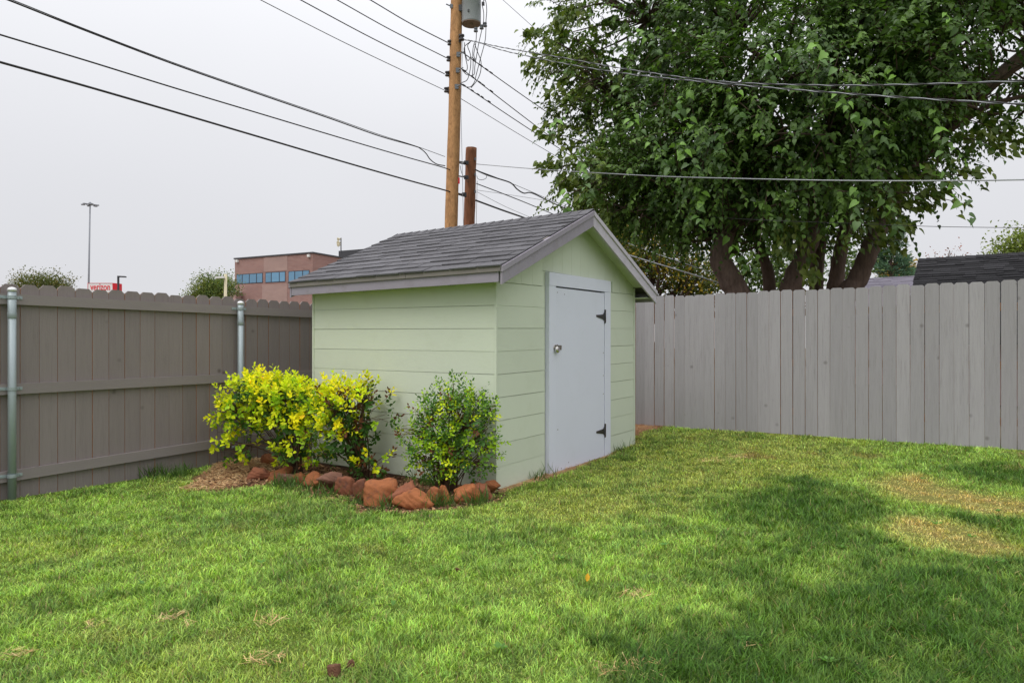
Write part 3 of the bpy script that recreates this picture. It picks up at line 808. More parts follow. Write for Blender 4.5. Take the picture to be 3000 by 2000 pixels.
rf = thing("wooden_fence", 9.34 * U + 1.5 * W + np.array([0, 0, 0.14]), "light grey dog-eared plank fence with its smooth side to the lawn", "fence")
bv2 = board_variants(1.84, 0.140, 0.016, 6, M['fence_grey'], 0.021)
base = root_loc(rf)
s = -3.6
yaw_w = math.atan2(-W[1], -W[0])
while s < 6.62:
    o = link("board", random.choice(bv2), rf, (9.34 + 0.008 + random.uniform(-0.0015, 0.0025)) * U + (s + 0.07) * W + np.array([0, 0, 0.148 + 0.002 * (2 - s) + random.uniform(-0.007, 0.007)]) - base)
    o.rotation_euler = (random.uniform(-0.003, 0.003), random.uniform(-0.002, 0.002), yaw_w)
    s += 0.1405 + random.choice((0.0005, 0.001, 0.002, 0.003, 0.006, 0.008))
for zz in (0.40, 1.02, 1.66):
    put("rail", *boxvf((9.34 + 0.018) * U - 3.7 * W + np.array([0, 0, zz]), W * 10.3, U * 0.038, (0, 0, 0.088)), M['cedar'], rf)
for q in (-3.2, -0.8, 1.6, 4.0, 6.4):
    put("post", *lathevf((9.34 + 0.09) * U + q * W + np.array([0, 0, 0.1]), [(0.03, 0), (0.03, 1.7)], 14), M['galvanised'], rf, True)

# ================================================================ flower bed: stones
def rock_mesh(seed, size, mat, flat=0.75):
    r = np.random.default_rng(seed)
    bpy_me = None
    # icosphere by subdivision
    t = (1 + 5 ** 0.5) / 2
    v = np.array([(-1, t, 0), (1, t, 0), (-1, -t, 0), (1, -t, 0), (0, -1, t), (0, 1, t), (0, -1, -t), (0, 1, -t), (t, 0, -1), (t, 0, 1), (-t, 0, -1), (-t, 0, 1)], float)
    f = [(0, 11, 5), (0, 5, 1), (0, 1, 7), (0, 7, 10), (0, 10, 11), (1, 5, 9), (5, 11, 4), (11, 10, 2), (10, 7, 6), (7, 1, 8), (3, 9, 4), (3, 4, 2), (3, 2, 6), (3, 6, 8), (3, 8, 9), (4, 9, 5), (2, 4, 11), (6, 2, 10), (8, 6, 7), (9, 8, 1)]
    v = list(norm_rows(v))
    for _ in range(3):
        mid, nf = {}, []
        def m_(a, b):
            k = (min(a, b), max(a, b))
            if k not in mid:
                p = v[a] + v[b]; v.append(p / np.linalg.norm(p)); mid[k] = len(v) - 1
            return mid[k]
        for a, b, c in f:
            ab, bc, ca = m_(a, b), m_(b, c), m_(c, a)
            nf += [(a, ab, ca), (b, bc, ab), (c, ca, bc), (ab, bc, ca)]
        f = nf
    d = np.array(v)
    pl = norm_rows(np.concatenate([np.array([(1, 0, 0.1), (-1, 0, 0.1), (0, 1, 0.1), (0, -1, 0.1), (0.1, -0.1, 1), (0, 0, -1)]) + r.normal(0, 0.28, (6, 3)), r.normal(0, 1, (6, 3))], 0))
    h = np.concatenate([0.76 + 0.16 * r.random(6), 0.80 + 0.22 * r.random(6)])
    dots = np.maximum(d @ pl.T, 0.05)
    q = h[None] / dots
    rad = -np.log(np.exp(-10 * q).sum(1)) / 10 + 0.06
    rad = rad * (1 + 0.05 * np.sin(d[:, 0] * 7 + seed) * np.sin(d[:, 1] * 6) + 0.035 * np.sin(d[:, 2] * 13 + d[:, 0] * 9 + seed) + 0.03 * (fbm(d[:, 0] * 5 + seed, d[:, 1] * 5 + d[:, 2] * 4, seed) - 0.5) * 4)
    p = d * rad[:, None]
    p = (p - (p.max(0) + p.min(0)) / 2) / (p.max(0) - p.min(0)) * np.asarray(size)[None]
    return make_mesh("garden_stone", p, np.array(f), mat, True)
stones = [  # bed-view box (x0, x1, y0, y1), material, label
    ((400, 560, 765, 852), 'stone_brown', "dull brown stone half hidden under the leftmost yellow shrub"),
    ((495, 680, 772, 862), 'stone_orange', "smooth orange stone sloping beneath the trunk of the left shrub"),
    ((592, 725, 806, 884), 'stone_grey', "low greyish stone sunk behind tall grass at the bed edge"),
    ((712, 822, 803, 884), 'stone_orange', "rounded tan-orange stone next to the low greyish one"),
    ((792, 930, 808, 912), 'stone_orange', "blocky orange stone with dark front below the middle of the yellow shrubs"),
    ((884, 1052, 802, 942), 'stone_grey', "large greyish purple stone with angular top among orange ones"),
    ((1015, 1160, 836, 957), 'stone_brown', "dark rusty stone leaning left above the dry mulch"),
    ((1146, 1238, 846, 1000), 'stone_brown', "narrow upright purple-brown stone standing beside the biggest stone"),
    ((1200, 1425, 858, 1030), 'stone_orange', "biggest pale orange stone of the bed border"),
    ((1340, 1552, 868, 1035), 'stone_brown', "rust-red wedge stone with a pointed top behind the front stone"),
    ((1405, 1662, 932, 1060), 'stone_orange', "bright orange flat-topped stone lying furthest into the lawn"),
    ((1645, 1745, 903, 1022), 'stone_orange', "pointed orange stone just right of the flat-topped one"),
    ((1715, 1808, 893, 1012), 'stone_orange', "upright rounded stone under the left edge of the green shrub"),
    ((1825, 2012, 890, 1012), 'stone_orange', "wide dome-shaped orange stone in front of the green shrub"),
    ((1975, 2097, 878, 994), 'stone_brown', "tilted rusty stone between the dome-shaped stone and the last stone"),
    ((2035, 2147, 858, 968), 'stone_orange', "last stone of the border, against the shed corner"),
    ((498, 605, 678, 745), 'stone_orange', "orange stone on the straw mound behind the left shrub"),
]
for i, ((x0, x1, y0, y1), mt, lab) in enumerate(stones):
    px0, px1, py0, py1 = 550 + x0 * 0.4252, 550 + x1 * 0.4252, 1050 + y0 * 0.4252, 1050 + y1 * 0.4252
    g = gpx((px0 + px1) / 2, py1 - 6)
    w = (px1 - px0) / F_PX * g[1]; h = (py1 - py0) / F_PX * g[1] * 0.94
    me = rock_mesh(100 + i * 7, (w * 1.10, max(w * 0.88, h * 0.85), h * 1.32), M[mt])
    o = link("garden_stone", me, None, (g[0], g[1] + w * 0.34, g[2] + h * 0.44))
    o.rotation_euler = (random.uniform(-0.12, 0.12), random.uniform(-0.15, 0.15), random.uniform(-0.35, 0.35))
    tag(o, lab, "stone", "stones edging the flower bed")

# ---- straw, mulch chips, dead leaves, weeds
def litter(name, poly, N, col, size, label, cat, flat=0.25, extra=0.0):
    pts = np.array(poly); lo, hi = pts.min(0) - extra, pts.max(0) + extra
    x = lo[0] + (hi[0] - lo[0]) * rng.random(N); y = lo[1] + (hi[1] - lo[1]) * rng.random(N)
    sdv = poly_sd(x + 0.1 * (fbm(x * 6, y * 6, 3) - 0.5), y, pts)
    k = (sdv < extra * rng.random(N)) & ~inside_shed(x, y, 0.005)
    x, y = x[k], y[k]; n = len(x)
    az = rng.random(n) * 6.283; pit = rng.normal(0, flat, n)
    ax = np.stack([np.cos(az) * np.cos(pit), np.sin(az) * np.cos(pit), np.sin(pit)], 1)
    nr = np.array([0, 0, 1.0])[None] + rng.normal(0, 0.35, (n, 3))
    tmpl = [(-0.5, -0.03, 0), (0.5, -0.025, 0), (0.5, 0.025, 0), (-0.5, 0.03, 0)] if size[2] == 'straw' else [(-0.5, -0.2, 0), (0.1, -0.32, 0.08), (0.55, 0.02, 0), (0.05, 0.3, 0.07)]
    c = np.asarray(col)[rng.integers(0, len(col), n)] * (0.6 + 0.7 * rng.random(n))[:, None]
    v, f, t = scatter(tmpl, [(0, 1, 2, 3)], np.stack([x, y, terrain(x, y) + 0.004 + 0.012 * rng.random(n)], 1), ax, nr, size[0] + (size[1] - size[0]) * rng.random(n), c)
    o = link(name, make_mesh(name, v, f, M['litter'], False, t))
    tag(o, label, cat, kind='stuff')
strawcols = [(0.60, 0.40, 0.20), (0.50, 0.30, 0.14), (0.64, 0.46, 0.25), (0.36, 0.19, 0.10)]
litter("straw_mulch", STRAW, 16000, strawcols, (0.03, 0.09, 'straw'), "pale straw mulch heaped at the left end of the flower bed", "mulch", 0.25, 0.12)
litter("gable_straw", GABLE_STRIP, 9000, strawcols, (0.02, 0.07, 'straw'), "strip of dry straw along the foot of the shed door wall", "straw", 0.2, 0.03)
litter("bark_mulch", BED, 9000, [(0.16, 0.085, 0.05), (0.26, 0.14, 0.075), (0.10, 0.055, 0.04), (0.34, 0.2, 0.11)], (0.015, 0.05, 'chip'), "brown bark chips and dead leaves on the flower bed soil", "mulch", 0.3, 0.06)
litter("corner_mulch", CORNER_MULCH, 4000, [(0.42, 0.21, 0.11), (0.30, 0.13, 0.07), (0.5, 0.3, 0.14)], (0.03, 0.08, 'straw'), "reddish mulch on bare ground behind the shed corner", "mulch", 0.2, 0.1)
drypatches = [(395, 1420, 0.10), (225, 1438, 0.07), (615, 1430, 0.10), (610, 1520, 0.10), (1450, 1545, 0.17), (1460, 1370, 0.10), (35, 1510, 0.08), (1640, 1060, 0.2), (1700, 1050, 0.18), (1720, 1490, 0.05), (2330, 1078, 0.2), (430, 1440, 0.05), (1115, 1118, 0.05)]
V_, F_, T_ = [], [], []
nv = 0
for (dx, dy, r) in drypatches:
    g = gpx(dx * 1.27551, dy * 1.27551); r = r * 0.62; n = int(110 * (r / 0.1) ** 1.6)
    rr, aa = r * np.sqrt(rng.random(n)), rng.random(n) * 6.283
    x, y = g[0] + rr * np.cos(aa) * 1.3, g[1] + rr * np.sin(aa)
    az = rng.random(n) * 6.283
    ax = np.stack([np.cos(az), np.sin(az), rng.normal(0.1, 0.25, n)], 1)
    c = np.asarray(strawcols)[rng.integers(0, 3, n)] * (0.8 + 0.5 * rng.random(n))[:, None]
    v, f, t_ = scatter([(-0.5, -0.022, 0), (0.5, -0.016, 0), (0.5, 0.016, 0), (-0.5, 0.022, 0)], [(0, 1, 2, 3)], np.stack([x, y, terrain(x, y) + 0.008 + 0.022 * rng.random(n)], 1), ax, np.tile([0, 0, 1.0], (n, 1)) + rng.normal(0, 0.3, (n, 3)), 0.02 + 0.05 * rng.random(n), c)
    V_.append(v); F_.append(f + nv); T_.append(t_); nv += len(v)
tag(link("dry_clippings", make_mesh("dry_clippings", np.concatenate(V_), np.concatenate(F_), M['litter'], False, np.concatenate(T_))), "scattered tufts of dry straw-coloured grass clippings on the lawn", "clippings", kind='stuff')

# ================================================================ plants
LEAF_M = [(0, 0, 0), (0.36, 0, 0.0), (0.72, 0, -0.06), (1.06, 0, -0.22),
          (-0.08, 0.20, 0.04), (0.16, 0.37, 0.10), (0.46, 0.31, 0.07), (0.78, 0.16, -0.05),
          (-0.08, -0.20, 0.04), (0.16, -0.37, 0.10), (0.46, -0.31, 0.07), (0.78, -0.16, -0.05)]
LEAF_MF = [(0, 1, 5, 4), (1, 2, 6, 5), (2, 3, 7, 6), (0, 8, 9, 1), (1, 9, 10, 2), (2, 10, 11, 3)]
LEAF_S = [(0, 0, 0), (0.3, 0.27, 0.06), (0.65, 0.28, 0.05), (1.0, 0, -0.06), (0.65, -0.28, 0.05), (0.3, -0.27, 0.06), (0.5, 0, 0)]
LEAF_SF = [(0, 6, 1, 1), (1, 6, 2, 2), (2, 6, 3, 3), (3, 6, 4, 4), (4, 6, 5, 5), (5, 6, 0, 0)]
LEAF_ST = [(0, 6, 1), (1, 6, 2), (2, 6, 3), (3, 6, 4), (4, 6, 5), (5, 6, 0)]
LEAF_D = [(0, 0, 0), (0.45, 0.30, 0.08), (1.0, 0, 0), (0.45, -0.30, 0.08)]
LEAF_DT = [(0, 2, 1), (0, 3, 2)]

def rand_dirs(n):
    return norm_rows(rng.normal(0, 1, (n, 3)))

def foliage_points(lobes, n, rmin, power=1.0):
    """points through the outer part of a union of ellipsoids, with their outward directions"""
    wts = np.array([l[3] * l[4] + l[4] * l[5] + l[3] * l[5] for l in lobes]); wts = wts / wts.sum()
    idx = rng.choice(len(lobes), n, p=wts)
    L = np.array(lobes)[idx]
    d = rand_dirs(n)
    r = rmin + (1 - rmin) * rng.random(n) ** power
    rag = 1 + 0.16 * (vnoise(d[:, 0] * 3 + idx * 7, d[:, 1] * 3 + d[:, 2] * 4, 5) - 0.5) * 2
    p = L[:, :3] + d * L[:, 3:6] * (r * rag)[:, None]
    return p, norm_rows(d / L[:, 3:6]), r

# ---- the big mulberry behind the grey fence
LOBES = [(5.1, 12.9, 6.9, 4.1, 3.0, 4.1), (2.75, 13.5, 5.0, 1.85, 1.4, 1.75), (2.35, 13.9, 7.6, 1.8, 1.4, 2.1), (4.6, 10.4, 4.9, 2.3, 1.4, 1.8),
         (6.5, 10.6, 5.1, 1.5, 1.4, 1.35), (9.0, 11.6, 7.4, 2.3, 2.3, 2.3), (3.7, 12.4, 3.75, 1.9, 1.4, 0.95), (3.7, 12.6, 8.7, 1.9, 1.6, 1.9), (6.6, 10.6, 7.2, 2.2, 1.6, 1.9), (2.15, 12.3, 4.0, 1.35, 1.2, 0.85), (3.2, 11.6, 4.3, 1.5, 1.3, 1.2)]
mul_t = thing("mulberry_tree", (4.7, 12.0, 0.1), "large dark green multi-stemmed broadleaf tree behind the grey fence", "tree")
def limb(pts, r0, r1, n=9, wig=0.03):
    sp = spline(pts, 7)
    rr = np.linspace(r0, r1, len(sp)) * (1 + wig * np.sin(np.arange(len(sp)) * 1.7) + rng.normal(0, wig, len(sp)))
    return tubevf(sp, rr, n)
yT = 11.6
stems = [  # full-photo pixel paths of the stems, distances, radii
    ([(2165, 900, 11.2), (2140, 820, 11.2), (2110, 760, 11.2), (2125, 690, 11.3), (2180, 560, 11.6), (2200, 380, 11.8)], 0.20, 0.10),
    ([(2255, 900, 12.4), (2250, 800, 12.4), (2225, 720, 12.4), (2190, 600, 12.5)], 0.115, 0.07),
    ([(2310, 900, 11.6), (2325, 820, 11.6), (2360, 740, 11.6), (2400, 620, 11.7), (2430, 430, 11.8), (2440, 180, 12)], 0.18, 0.10),
    ([(2392, 900, 12.6), (2392, 800, 12.6), (2400, 700, 12.6), (2380, 520, 12.3), (2330, 250, 12.5)], 0.13, 0.08),
    ([(2440, 900, 12.2), (2450, 820, 12.2), (2462, 740, 12.2), (2500, 600, 12.3), (2600, 380, 12.5), (2650, 60, 12.8)], 0.14, 0.08),
    ([(2470, 900, 11.5), (2512, 820, 11.5), (2545, 740, 11.4), (2580, 660, 11.4), (2680, 480, 11.5), (2840, 300, 11.6), (3050, 120, 11.8)], 0.155, 0.11),
]
tops = []
for pts, r0, r1 in stems:
    P = [at(x, y, Y) for x, y, Y in pts]
    P.insert(0, np.array([P[0][0] * 0.93 + 0.07 * 4.7, P[0][1] * 0.93 + 0.07 * 12.0, 0.05]))
    put("trunk", *limb(P, r0 * 1.12, r1, 14), M['bark'], mul_t, True)
    tops += [(P[-1], r1), (P[-2], r1 * 1.2), (P[-3], r1 * 1.4)]
extra = [[(2690, 470, 11.5), (2830, 330, 11.0), (2960, 215, 10.6), (3080, 150, 10.4)], [(2760, 390, 11.5), (2900, 310, 11.4), (3050, 270, 11.4)], [(2600, 380, 12.5), (2760, 200, 12.4), (2900, 60, 12.4)],
         [(2330, 250, 12.5), (2150, 120, 13.0), (1900, 60, 13.6)], [(2200, 380, 11.8), (2020, 320, 13.0), (1800, 300, 13.8)], [(2170, 570, 11.6), (1990, 530, 12.8), (1800, 500, 13.6)]]
for pts in extra:
    P = [at(*q) for q in pts]
    put("limb", *limb(P, 0.075 if pts[0][0] > 2400 else 0.05, 0.02, 9), M['bark_dark'], mul_t, True)
    tops += [(P[-1], 0.03), (P[1], 0.05)]
# clusters of hanging leaf sprays
NC = 4500
cp, co, cr = foliage_points(LOBES, NC, 0.45, 0.55)
keep = (cp[:, 2] < 8.3) | (rng.random(NC) < 0.45)
keep &= (cp[:, 2] > 2.35)
# keep the lower right open, as in the photograph
pxx = 1500 + F_PX * cp[:, 0] / cp[:, 1]; pyy = HOR - F_PX * (cp[:, 2] - CAM_Z) / cp[:, 1]
lowr = (pxx > 2440) & (pyy > 640 - np.clip((pxx - 2560) * 0.62, 0, 300)) 
keep &= ~lowr
keep &= ~((pxx > 2050) & (pxx < 2620) & (pyy > 690) & (cp[:, 1] < 12.3)) | (rng.random(NC) < 0.13)
keep &= ~((pxx > 2050) & (pxx < 2620) & (pyy > 690)) | (rng.random(NC) < 0.45)
keep &= ~((pxx < 2000) & (pyy < 120)) | (rng.random(NC) < 0.6)
keep &= ~((pxx > 1650) & (pxx < 2120) & (pyy > 615 + 0.18 * (pxx - 1700)))
keep &= ~((pxx > 2800) & (pyy > 40) & (pyy < 430)) | (rng.random(NC) < 0.28)
keep &= ~((pxx > 2640) & (np.abs(pyy - (300 - (pxx - 2840) * 0.95)) < 75) & (cp[:, 1] < 11.5) & (rng.random(NC) < 0.75))
cav = vnoise(cp[:, 0] * 1.5 + 3.1, cp[:, 2] * 1.7 + cp[:, 1] * 0.9, 77)
keep &= ~((cav < 0.40) & (cr > 0.74) & (pxx > 1750))
kp_px = pxx[keep]
cp, co, cr = cp[keep], co[keep], cr[keep]
P_, A_, N_, S_, C_ = [], [], [], [], []
twigs = MB()
cc0 = np.array([0.040, 0.088, 0.018]); cc1 = np.array([0.135, 0.240, 0.044]); ccY = np.array([0.190, 0.235, 0.040]); bright = np.array([0.15, 0.30, 0.035])
tips = []
tp = np.array([q[0] for q in tops])
for i in range(len(cp)):
    c, o = cp[i], co[i]
    ns = rng.integers(3, 6)
    inner = cr[i] < 0.72
    for _ in range(ns):
        start = c + rng.normal(0, 0.08 if kp_px[i] < 1850 else 0.12, 3)
        dr = o * rng.uniform(0.5, 1.1) + rng.normal(0, 0.45, 3) + np.array([0, 0, -0.25 if rng.random() < 0.6 else 0.3]); dr /= np.linalg.norm(dr)
        ln = rng.uniform(0.26, 0.55) if kp_px[i] < 1850 else rng.uniform(0.32, 0.70) * (0.8 if inner else 1.0)
        nl_ = int(rng.integers(9, 14))
        tt = np.linspace(0.05, 1.0, nl_)
        droop = np.stack([np.zeros(nl_), np.zeros(nl_), -0.28 * ln * tt ** 2], 1)
        pos = start + dr * (tt * ln)[:, None] + droop
        if pos[:, 2].min() < 2.2: continue
        sd_ = np.cross(dr, np.array([0, 0, 1.0])); sd_ /= np.linalg.norm(sd_) + 1e-6
        sg = np.where(np.arange(nl_) % 2 == 0, 1, -1)[:, None]
        ax = sd_ * sg * 0.8 + dr * 0.55 + np.array([0, 0, -0.55]) + rng.normal(0, 0.3, (nl_, 3))
        nr = np.array([0, 0, 0.75]) + o * 0.55 + rng.normal(0, 0.35, (nl_, 3))
        P_.append(pos); A_.append(ax); N_.append(nr); S_.append(rng.uniform(0.060, 0.112, nl_) * np.linspace(1.1, 0.75, nl_) * (0.95 if kp_px[i] < 1950 else 1.0))
        k = rng.random()
        col = cc0 + (cc1 - cc0) * k
        if (pxx[keep][i] < 1800) and rng.random() < 0.6: col = col * 0.5 + ccY * 0.5
        C_.append(col[None] * (0.85 if not inner else 0.8) * rng.uniform(0.65, 1.4, (nl_, 1)))
        if not inner: tips.append((pos, ax, nr, o))
        if not inner and rng.random() < 0.5: twigs.tube([start - dr * 0.15, start + dr * ln * 0.5 + droop[nl_ // 2], pos[-1]], [0.007, 0.005, 0.002], 4, False)
# branches that carry the clusters
br = MB()
for i in range(0, len(cp), 3):
    c = cp[i]
    j = np.argmin(np.linalg.norm(tp - c, axis=1) + np.where(tp[:, 2] > c[2] + 0.5, 2.0, 0))
    if np.linalg.norm(tp[j] - c) > 2.3: continue
    a = tp[j]; m1 = a + (c - a) * 0.5 + np.array([0, 0, 0.15]) + rng.normal(0, 0.15, 3)
    br.add(*limb([a, m1, c], rng.uniform(0.018, 0.034), 0.008, 6))
br.build("branch", M['bark_dark'], mul_t, True)
for (x0, y0, x1, y1, Y) in ((1680, 150, 1535, 95, 13.2), (1640, 150, 1540, 205, 13.2), (1720, 300, 1605, 280, 13.0), (1720, 420, 1585, 395, 13.0), (1720, 500, 1578, 492, 12.8), (1760, 560, 1640, 545, 12.6), (1700, 40, 1620, 70, 13.2), (1760, 610, 1690, 600, 12.4), (1740, 220, 1600, 180, 13.0),
                           (2600, 520, 2890, 520, 10.2), (2560, 560, 2840, 600, 10.2), (2500, 620, 2720, 610, 10.4), (2480, 650, 2670, 680, 10.4), (2740, 400, 2960, 440, 10.4), (2450, 690, 2640, 730, 10.6), (2760, 330, 3000, 420, 10.6), (2350, 700, 2380, 830, 10.6), (2290, 640, 2300, 740, 10.4)):
    a, e = at(x0, y0, Y), at(x1, y1, Y - 0.3)
    dv = e - a
    nl_ = 85
    tt = rng.random(nl_) ** 0.7
    wd_ = (0.23 * (1 - 0.72 * tt))[:, None]
    pos = a + dv * tt[:, None] + rng.normal(0, 1, (nl_, 3)) * wd_ * 0.75 + np.array([0, 0, 0.10]) * np.sin(tt * 3)[:, None]
    P_.append(pos); A_.append(dv / np.linalg.norm(dv) * 0.7 + np.array([0, 0, -0.7]) + rng.normal(0, 0.45, (nl_, 3))); N_.append(np.array([0, -0.3, 0.6]) + rng.normal(0, 0.5, (nl_, 3)))
    S_.append(rng.uniform(0.075, 0.13, nl_)); C_.append((cc0 + (ccY - cc0) * rng.uniform(0.2, 0.9, (nl_, 1))))
    twigs.tube([a, (a + e) / 2 + np.array([0, 0, 0.06]), e], [0.012, 0.008, 0.003], 5, False)
P_, A_, N_, S_, C_ = (np.concatenate(q) for q in (P_, A_, N_, S_, C_))
twigs.build("twig", M['bark_dark'], mul_t, True)
print("mulberry leaves", len(P_))
# bright young shoots at the front of the crown, placed where the photograph shows them; their leaves are parts of their own
shoots = [(1880, 90), (2250, 140), (1850, 345), (2150, 265), (2450, 280), (2540, 350), (2120, 370), (2020, 330), (2010, 268), (2730, 355), (2590, 585), (1955, 510), (2130, 700), (2240, 395), (1700, 470), (1660, 560), (2770, 30), (1990, 420), (2700, 480), (2790, 545), (2220, 590), (1780, 240), (1650, 330), (1910, 420), (2500, 560), (2330, 460), (2050, 560), (2390, 120), (2600, 200)]
lm = []
for i in range(6):
    me = make_mesh("leaf", np.array(LEAF_M) * np.array([1, random.uniform(0.85, 1.1), random.uniform(0.4, 1.8)]), np.array(LEAF_MF), None, True)
    lm.append(me)
def tone_mat(name, rgb):
    m, n, l, p = nt(name)
    oi = n.new("ShaderNodeObjectInfo")
    k = mathn(n, l, 'MULTIPLY_ADD', oi.outputs["Random"], 0.7); k.node.inputs[2].default_value = 0.65
    s = n.new("ShaderNodeVectorMath"); s.operation = 'SCALE'; s.inputs[0].default_value = rgb; l.new(k, s.inputs["Scale"])
    l.new(s.outputs[0], p.inputs["Base Color"]); p.inputs["Roughness"].default_value = 0.45
    tr = n.new("ShaderNodeBsdfTranslucent"); l.new(s.outputs[0], tr.inputs["Color"])
    mx = n.new("ShaderNodeMixShader"); mx.inputs[0].default_value = 0.3
    l.new(p.outputs[0], mx.inputs[1]); l.new(tr.outputs[0], mx.inputs[2]); l.new(mx.outputs[0], n["Material Output"].inputs["Surface"])
    return m
M['young_leaf'] = tone_mat("young_leaf", (0.17, 0.33, 0.045))
M['mid_leaf'] = tone_mat("mid_leaf", (0.085, 0.17, 0.035))
lmA = []
for me in lm:
    a = me.copy(); a.materials.append(M['young_leaf']); b = me.copy(); b.materials.append(M['mid_leaf']); lmA.append((a, b))
# nearest surface distance of the crown along each shoot's sight line
base = root_loc(mul_t)
lp = np.stack([1500 + F_PX * P_[:, 0] / P_[:, 1], HOR - F_PX * (P_[:, 2] - CAM_Z) / P_[:, 1], P_[:, 1]], 1)
nleaf = 0
for sx, sy in shoots:
    d2 = np.hypot(lp[:, 0] - sx, lp[:, 1] - sy)
    nb = lp[d2 < 60, 2]
    Y = float(np.percentile(nb, 3)) - 0.12 if len(nb) > 5 else 10.0
    c = at(sx, sy, Y)
    dr = np.array([rng.normal(0, 0.35), -0.5, -0.75]); dr /= np.linalg.norm(dr)
    for k in range(10):
        if nleaf >= 290: break
        tpos = (k / 9.0)
        p = c + dr * tpos * 0.62 + rng.normal(0, 0.035, 3)
        sd_ = np.array([1.0 if k % 2 else -1.0, rng.normal(0, 0.4), 0])
        ax = Vector(tuple(sd_ * 0.75 + np.array([0, -0.25, -0.55 - 0.4 * rng.random()]) + rng.normal(0, 0.18, 3))).normalized()
        nr = Vector((rng.normal(0, 0.3), -0.7, 0.75 + rng.normal(0, 0.2)))
        zz = (nr - ax * nr.dot(ax)).normalized(); yy = zz.cross(ax)
        o = link("leaf", lmA[int(rng.integers(6))][0 if k < 5 else 1], mul_t, p - base)
        sc = rng.uniform(0.09, 0.145)
        o.rotation_euler = Matrix((ax, yy, zz)).transposed().to_euler(); o.scale = (sc, sc, sc)
        nleaf += 1
v, f, t_ = scatter(LEAF_M, LEAF_MF, P_, A_, N_, S_, C_)
o = put("foliage", v, f, M['leaf'], mul_t, True, t_); o['kind'] = 'stuff'

# ---- shrubs in the flower bed
def shrub(base_p, lobes, nclu, leafsz, cols, label, nstem, seed, sparse=None, nparts=95):
    global rng
    root = thing("shrub", base_p, label, "shrub", "shrubs in the flower bed")
    base_w = np.asarray(base_p, float)
    pts, od, r = foliage_points(lobes, nclu, 0.35, 0.5)
    a = (pts - C0) @ U
    b = (pts - C0) @ W
    ok = (a < -0.05) | (b < -0.05)
    ok &= pts[:, 2] > 0.07
    if sparse is not None: ok &= ~(sparse(pts) & (rng.random(nclu) < 0.72))
    pts, od, r = pts[ok], od[ok], r[ok]
    st = MB()
    hubs = []
    cen = np.array(lobes[0][:3])
    for k in range(nstem):
        tgt = pts[rng.integers(len(pts))]
        b0_ = base_w + np.array([rng.normal(0, 0.045), rng.normal(0, 0.03), 0.0])
        m1 = b0_ + (tgt - b0_) * 0.45 + np.array([0, 0, 0.10]) + rng.normal(0, 0.03, 3)
        r0 = rng.uniform(0.004, 0.010)
        st.add(*limb([b0_ - np.array([0, 0, 0.03]), m1, tgt], r0, 0.003, 6))
        hubs += [m1, b0_ + (tgt - b0_) * 0.7 + np.array([0, 0, 0.05])]
    hubs = np.array(hubs)
    P, A, N, Sz, C = [], [], [], [], []
    for i in range(len(pts)):
        c = pts[i]
        h = hubs[np.argmin(np.linalg.norm(hubs - c, axis=1))]
        if rng.random() < 0.6: st.tube([h, (h + c) / 2 + rng.normal(0, 0.015, 3), c], [0.0035, 0.0025, 0.0015], 4, False)
        dr = od[i] * 0.6 + np.array([0, 0, 0.75 if c[2] > cen[2] - 0.1 else 0.1]) + rng.normal(0, 0.35, 3); dr /= np.linalg.norm(dr)
        nl_ = int(rng.integers(6, 11)); ln = rng.uniform(0.05, 0.12)
        e1 = np.cross(dr, [0.3, 0.2, 0.9]); e1 /= np.linalg.norm(e1); e2 = np.cross(dr, e1)
        an = np.arange(nl_) * 2.4 + rng.random() * 6; tt = np.linspace(0, 1, nl_)
        rad = e1 * np.cos(an)[:, None] + e2 * np.sin(an)[:, None]
        pos = c + dr * (tt * ln)[:, None] + rad * 0.006
        ax = rad * (1.0 - 0.55 * tt)[:, None] + dr * (0.35 + 0.6 * tt)[:, None]
        nr = dr * 0.8 - rad * 0.25 + np.array([0, -0.15, 0.3]) + rng.normal(0, 0.15, (nl_, 3))
        P.append(pos); A.append(ax); N.append(nr); Sz.append(leafsz * rng.uniform(0.75, 1.25, nl_) * (1 - 0.35 * tt))
        C.append(cols(c, r[i], od[i])[None] * rng.uniform(0.78, 1.2, (nl_, 1)))
    P, A, N, Sz, C = (np.concatenate(q) for q in (P, A, N, Sz, C))
    st.build("stem", M['twig'], root, True)
    # leaves nearest the viewer become leaf parts
    order = np.argsort(P @ np.array([0.25, 1.0, -0.25]))
    pick = order[:nparts * 6:6]
    rest = np.setdiff1d(np.arange(len(P)), pick)
    mats = {}
    for i in pick:
        key = tuple(np.round(np.log2(np.maximum(C[i], 0.008)) * 1.5).astype(int))
        if key not in mats:
            rgb = tuple(float(q) for q in 2.0 ** (np.array(key) / 1.5))
            mm = make_mesh("leaf", np.array(LEAF_S), np.array(LEAF_ST), M['leaf_matte'], True, np.tile(np.array(rgb), (len(LEAF_S), 1)))
            mats[key] = mm
        ax = Vector(A[i]).normalized(); nr = Vector(N[i]); zz = (nr - ax * nr.dot(ax)).normalized(); yy = zz.cross(ax)
        o = link("leaf", mats[key], root, P[i] - base_w)
        o.rotation_euler = Matrix((ax, yy, zz)).transposed().to_euler(); o.scale = (float(Sz[i] * 1.08),) * 3
    v, f, t_ = scatter(LEAF_S, LEAF_ST, P[rest], A[rest], N[rest], Sz[rest], C[rest])
    o = put("foliage", v, f, M['leaf_matte'], root, True, t_); o['kind'] = 'stuff'
    return root
YEL_A, YEL_B, LIME, GRN = np.array([0.84, 0.76, 0.015]), np.array([0.64, 0.72, 0.018]), np.array([0.33, 0.52, 0.025]), np.array([0.045, 0.105, 0.02])
DEAD = np.array([0.16, 0.065, 0.03])
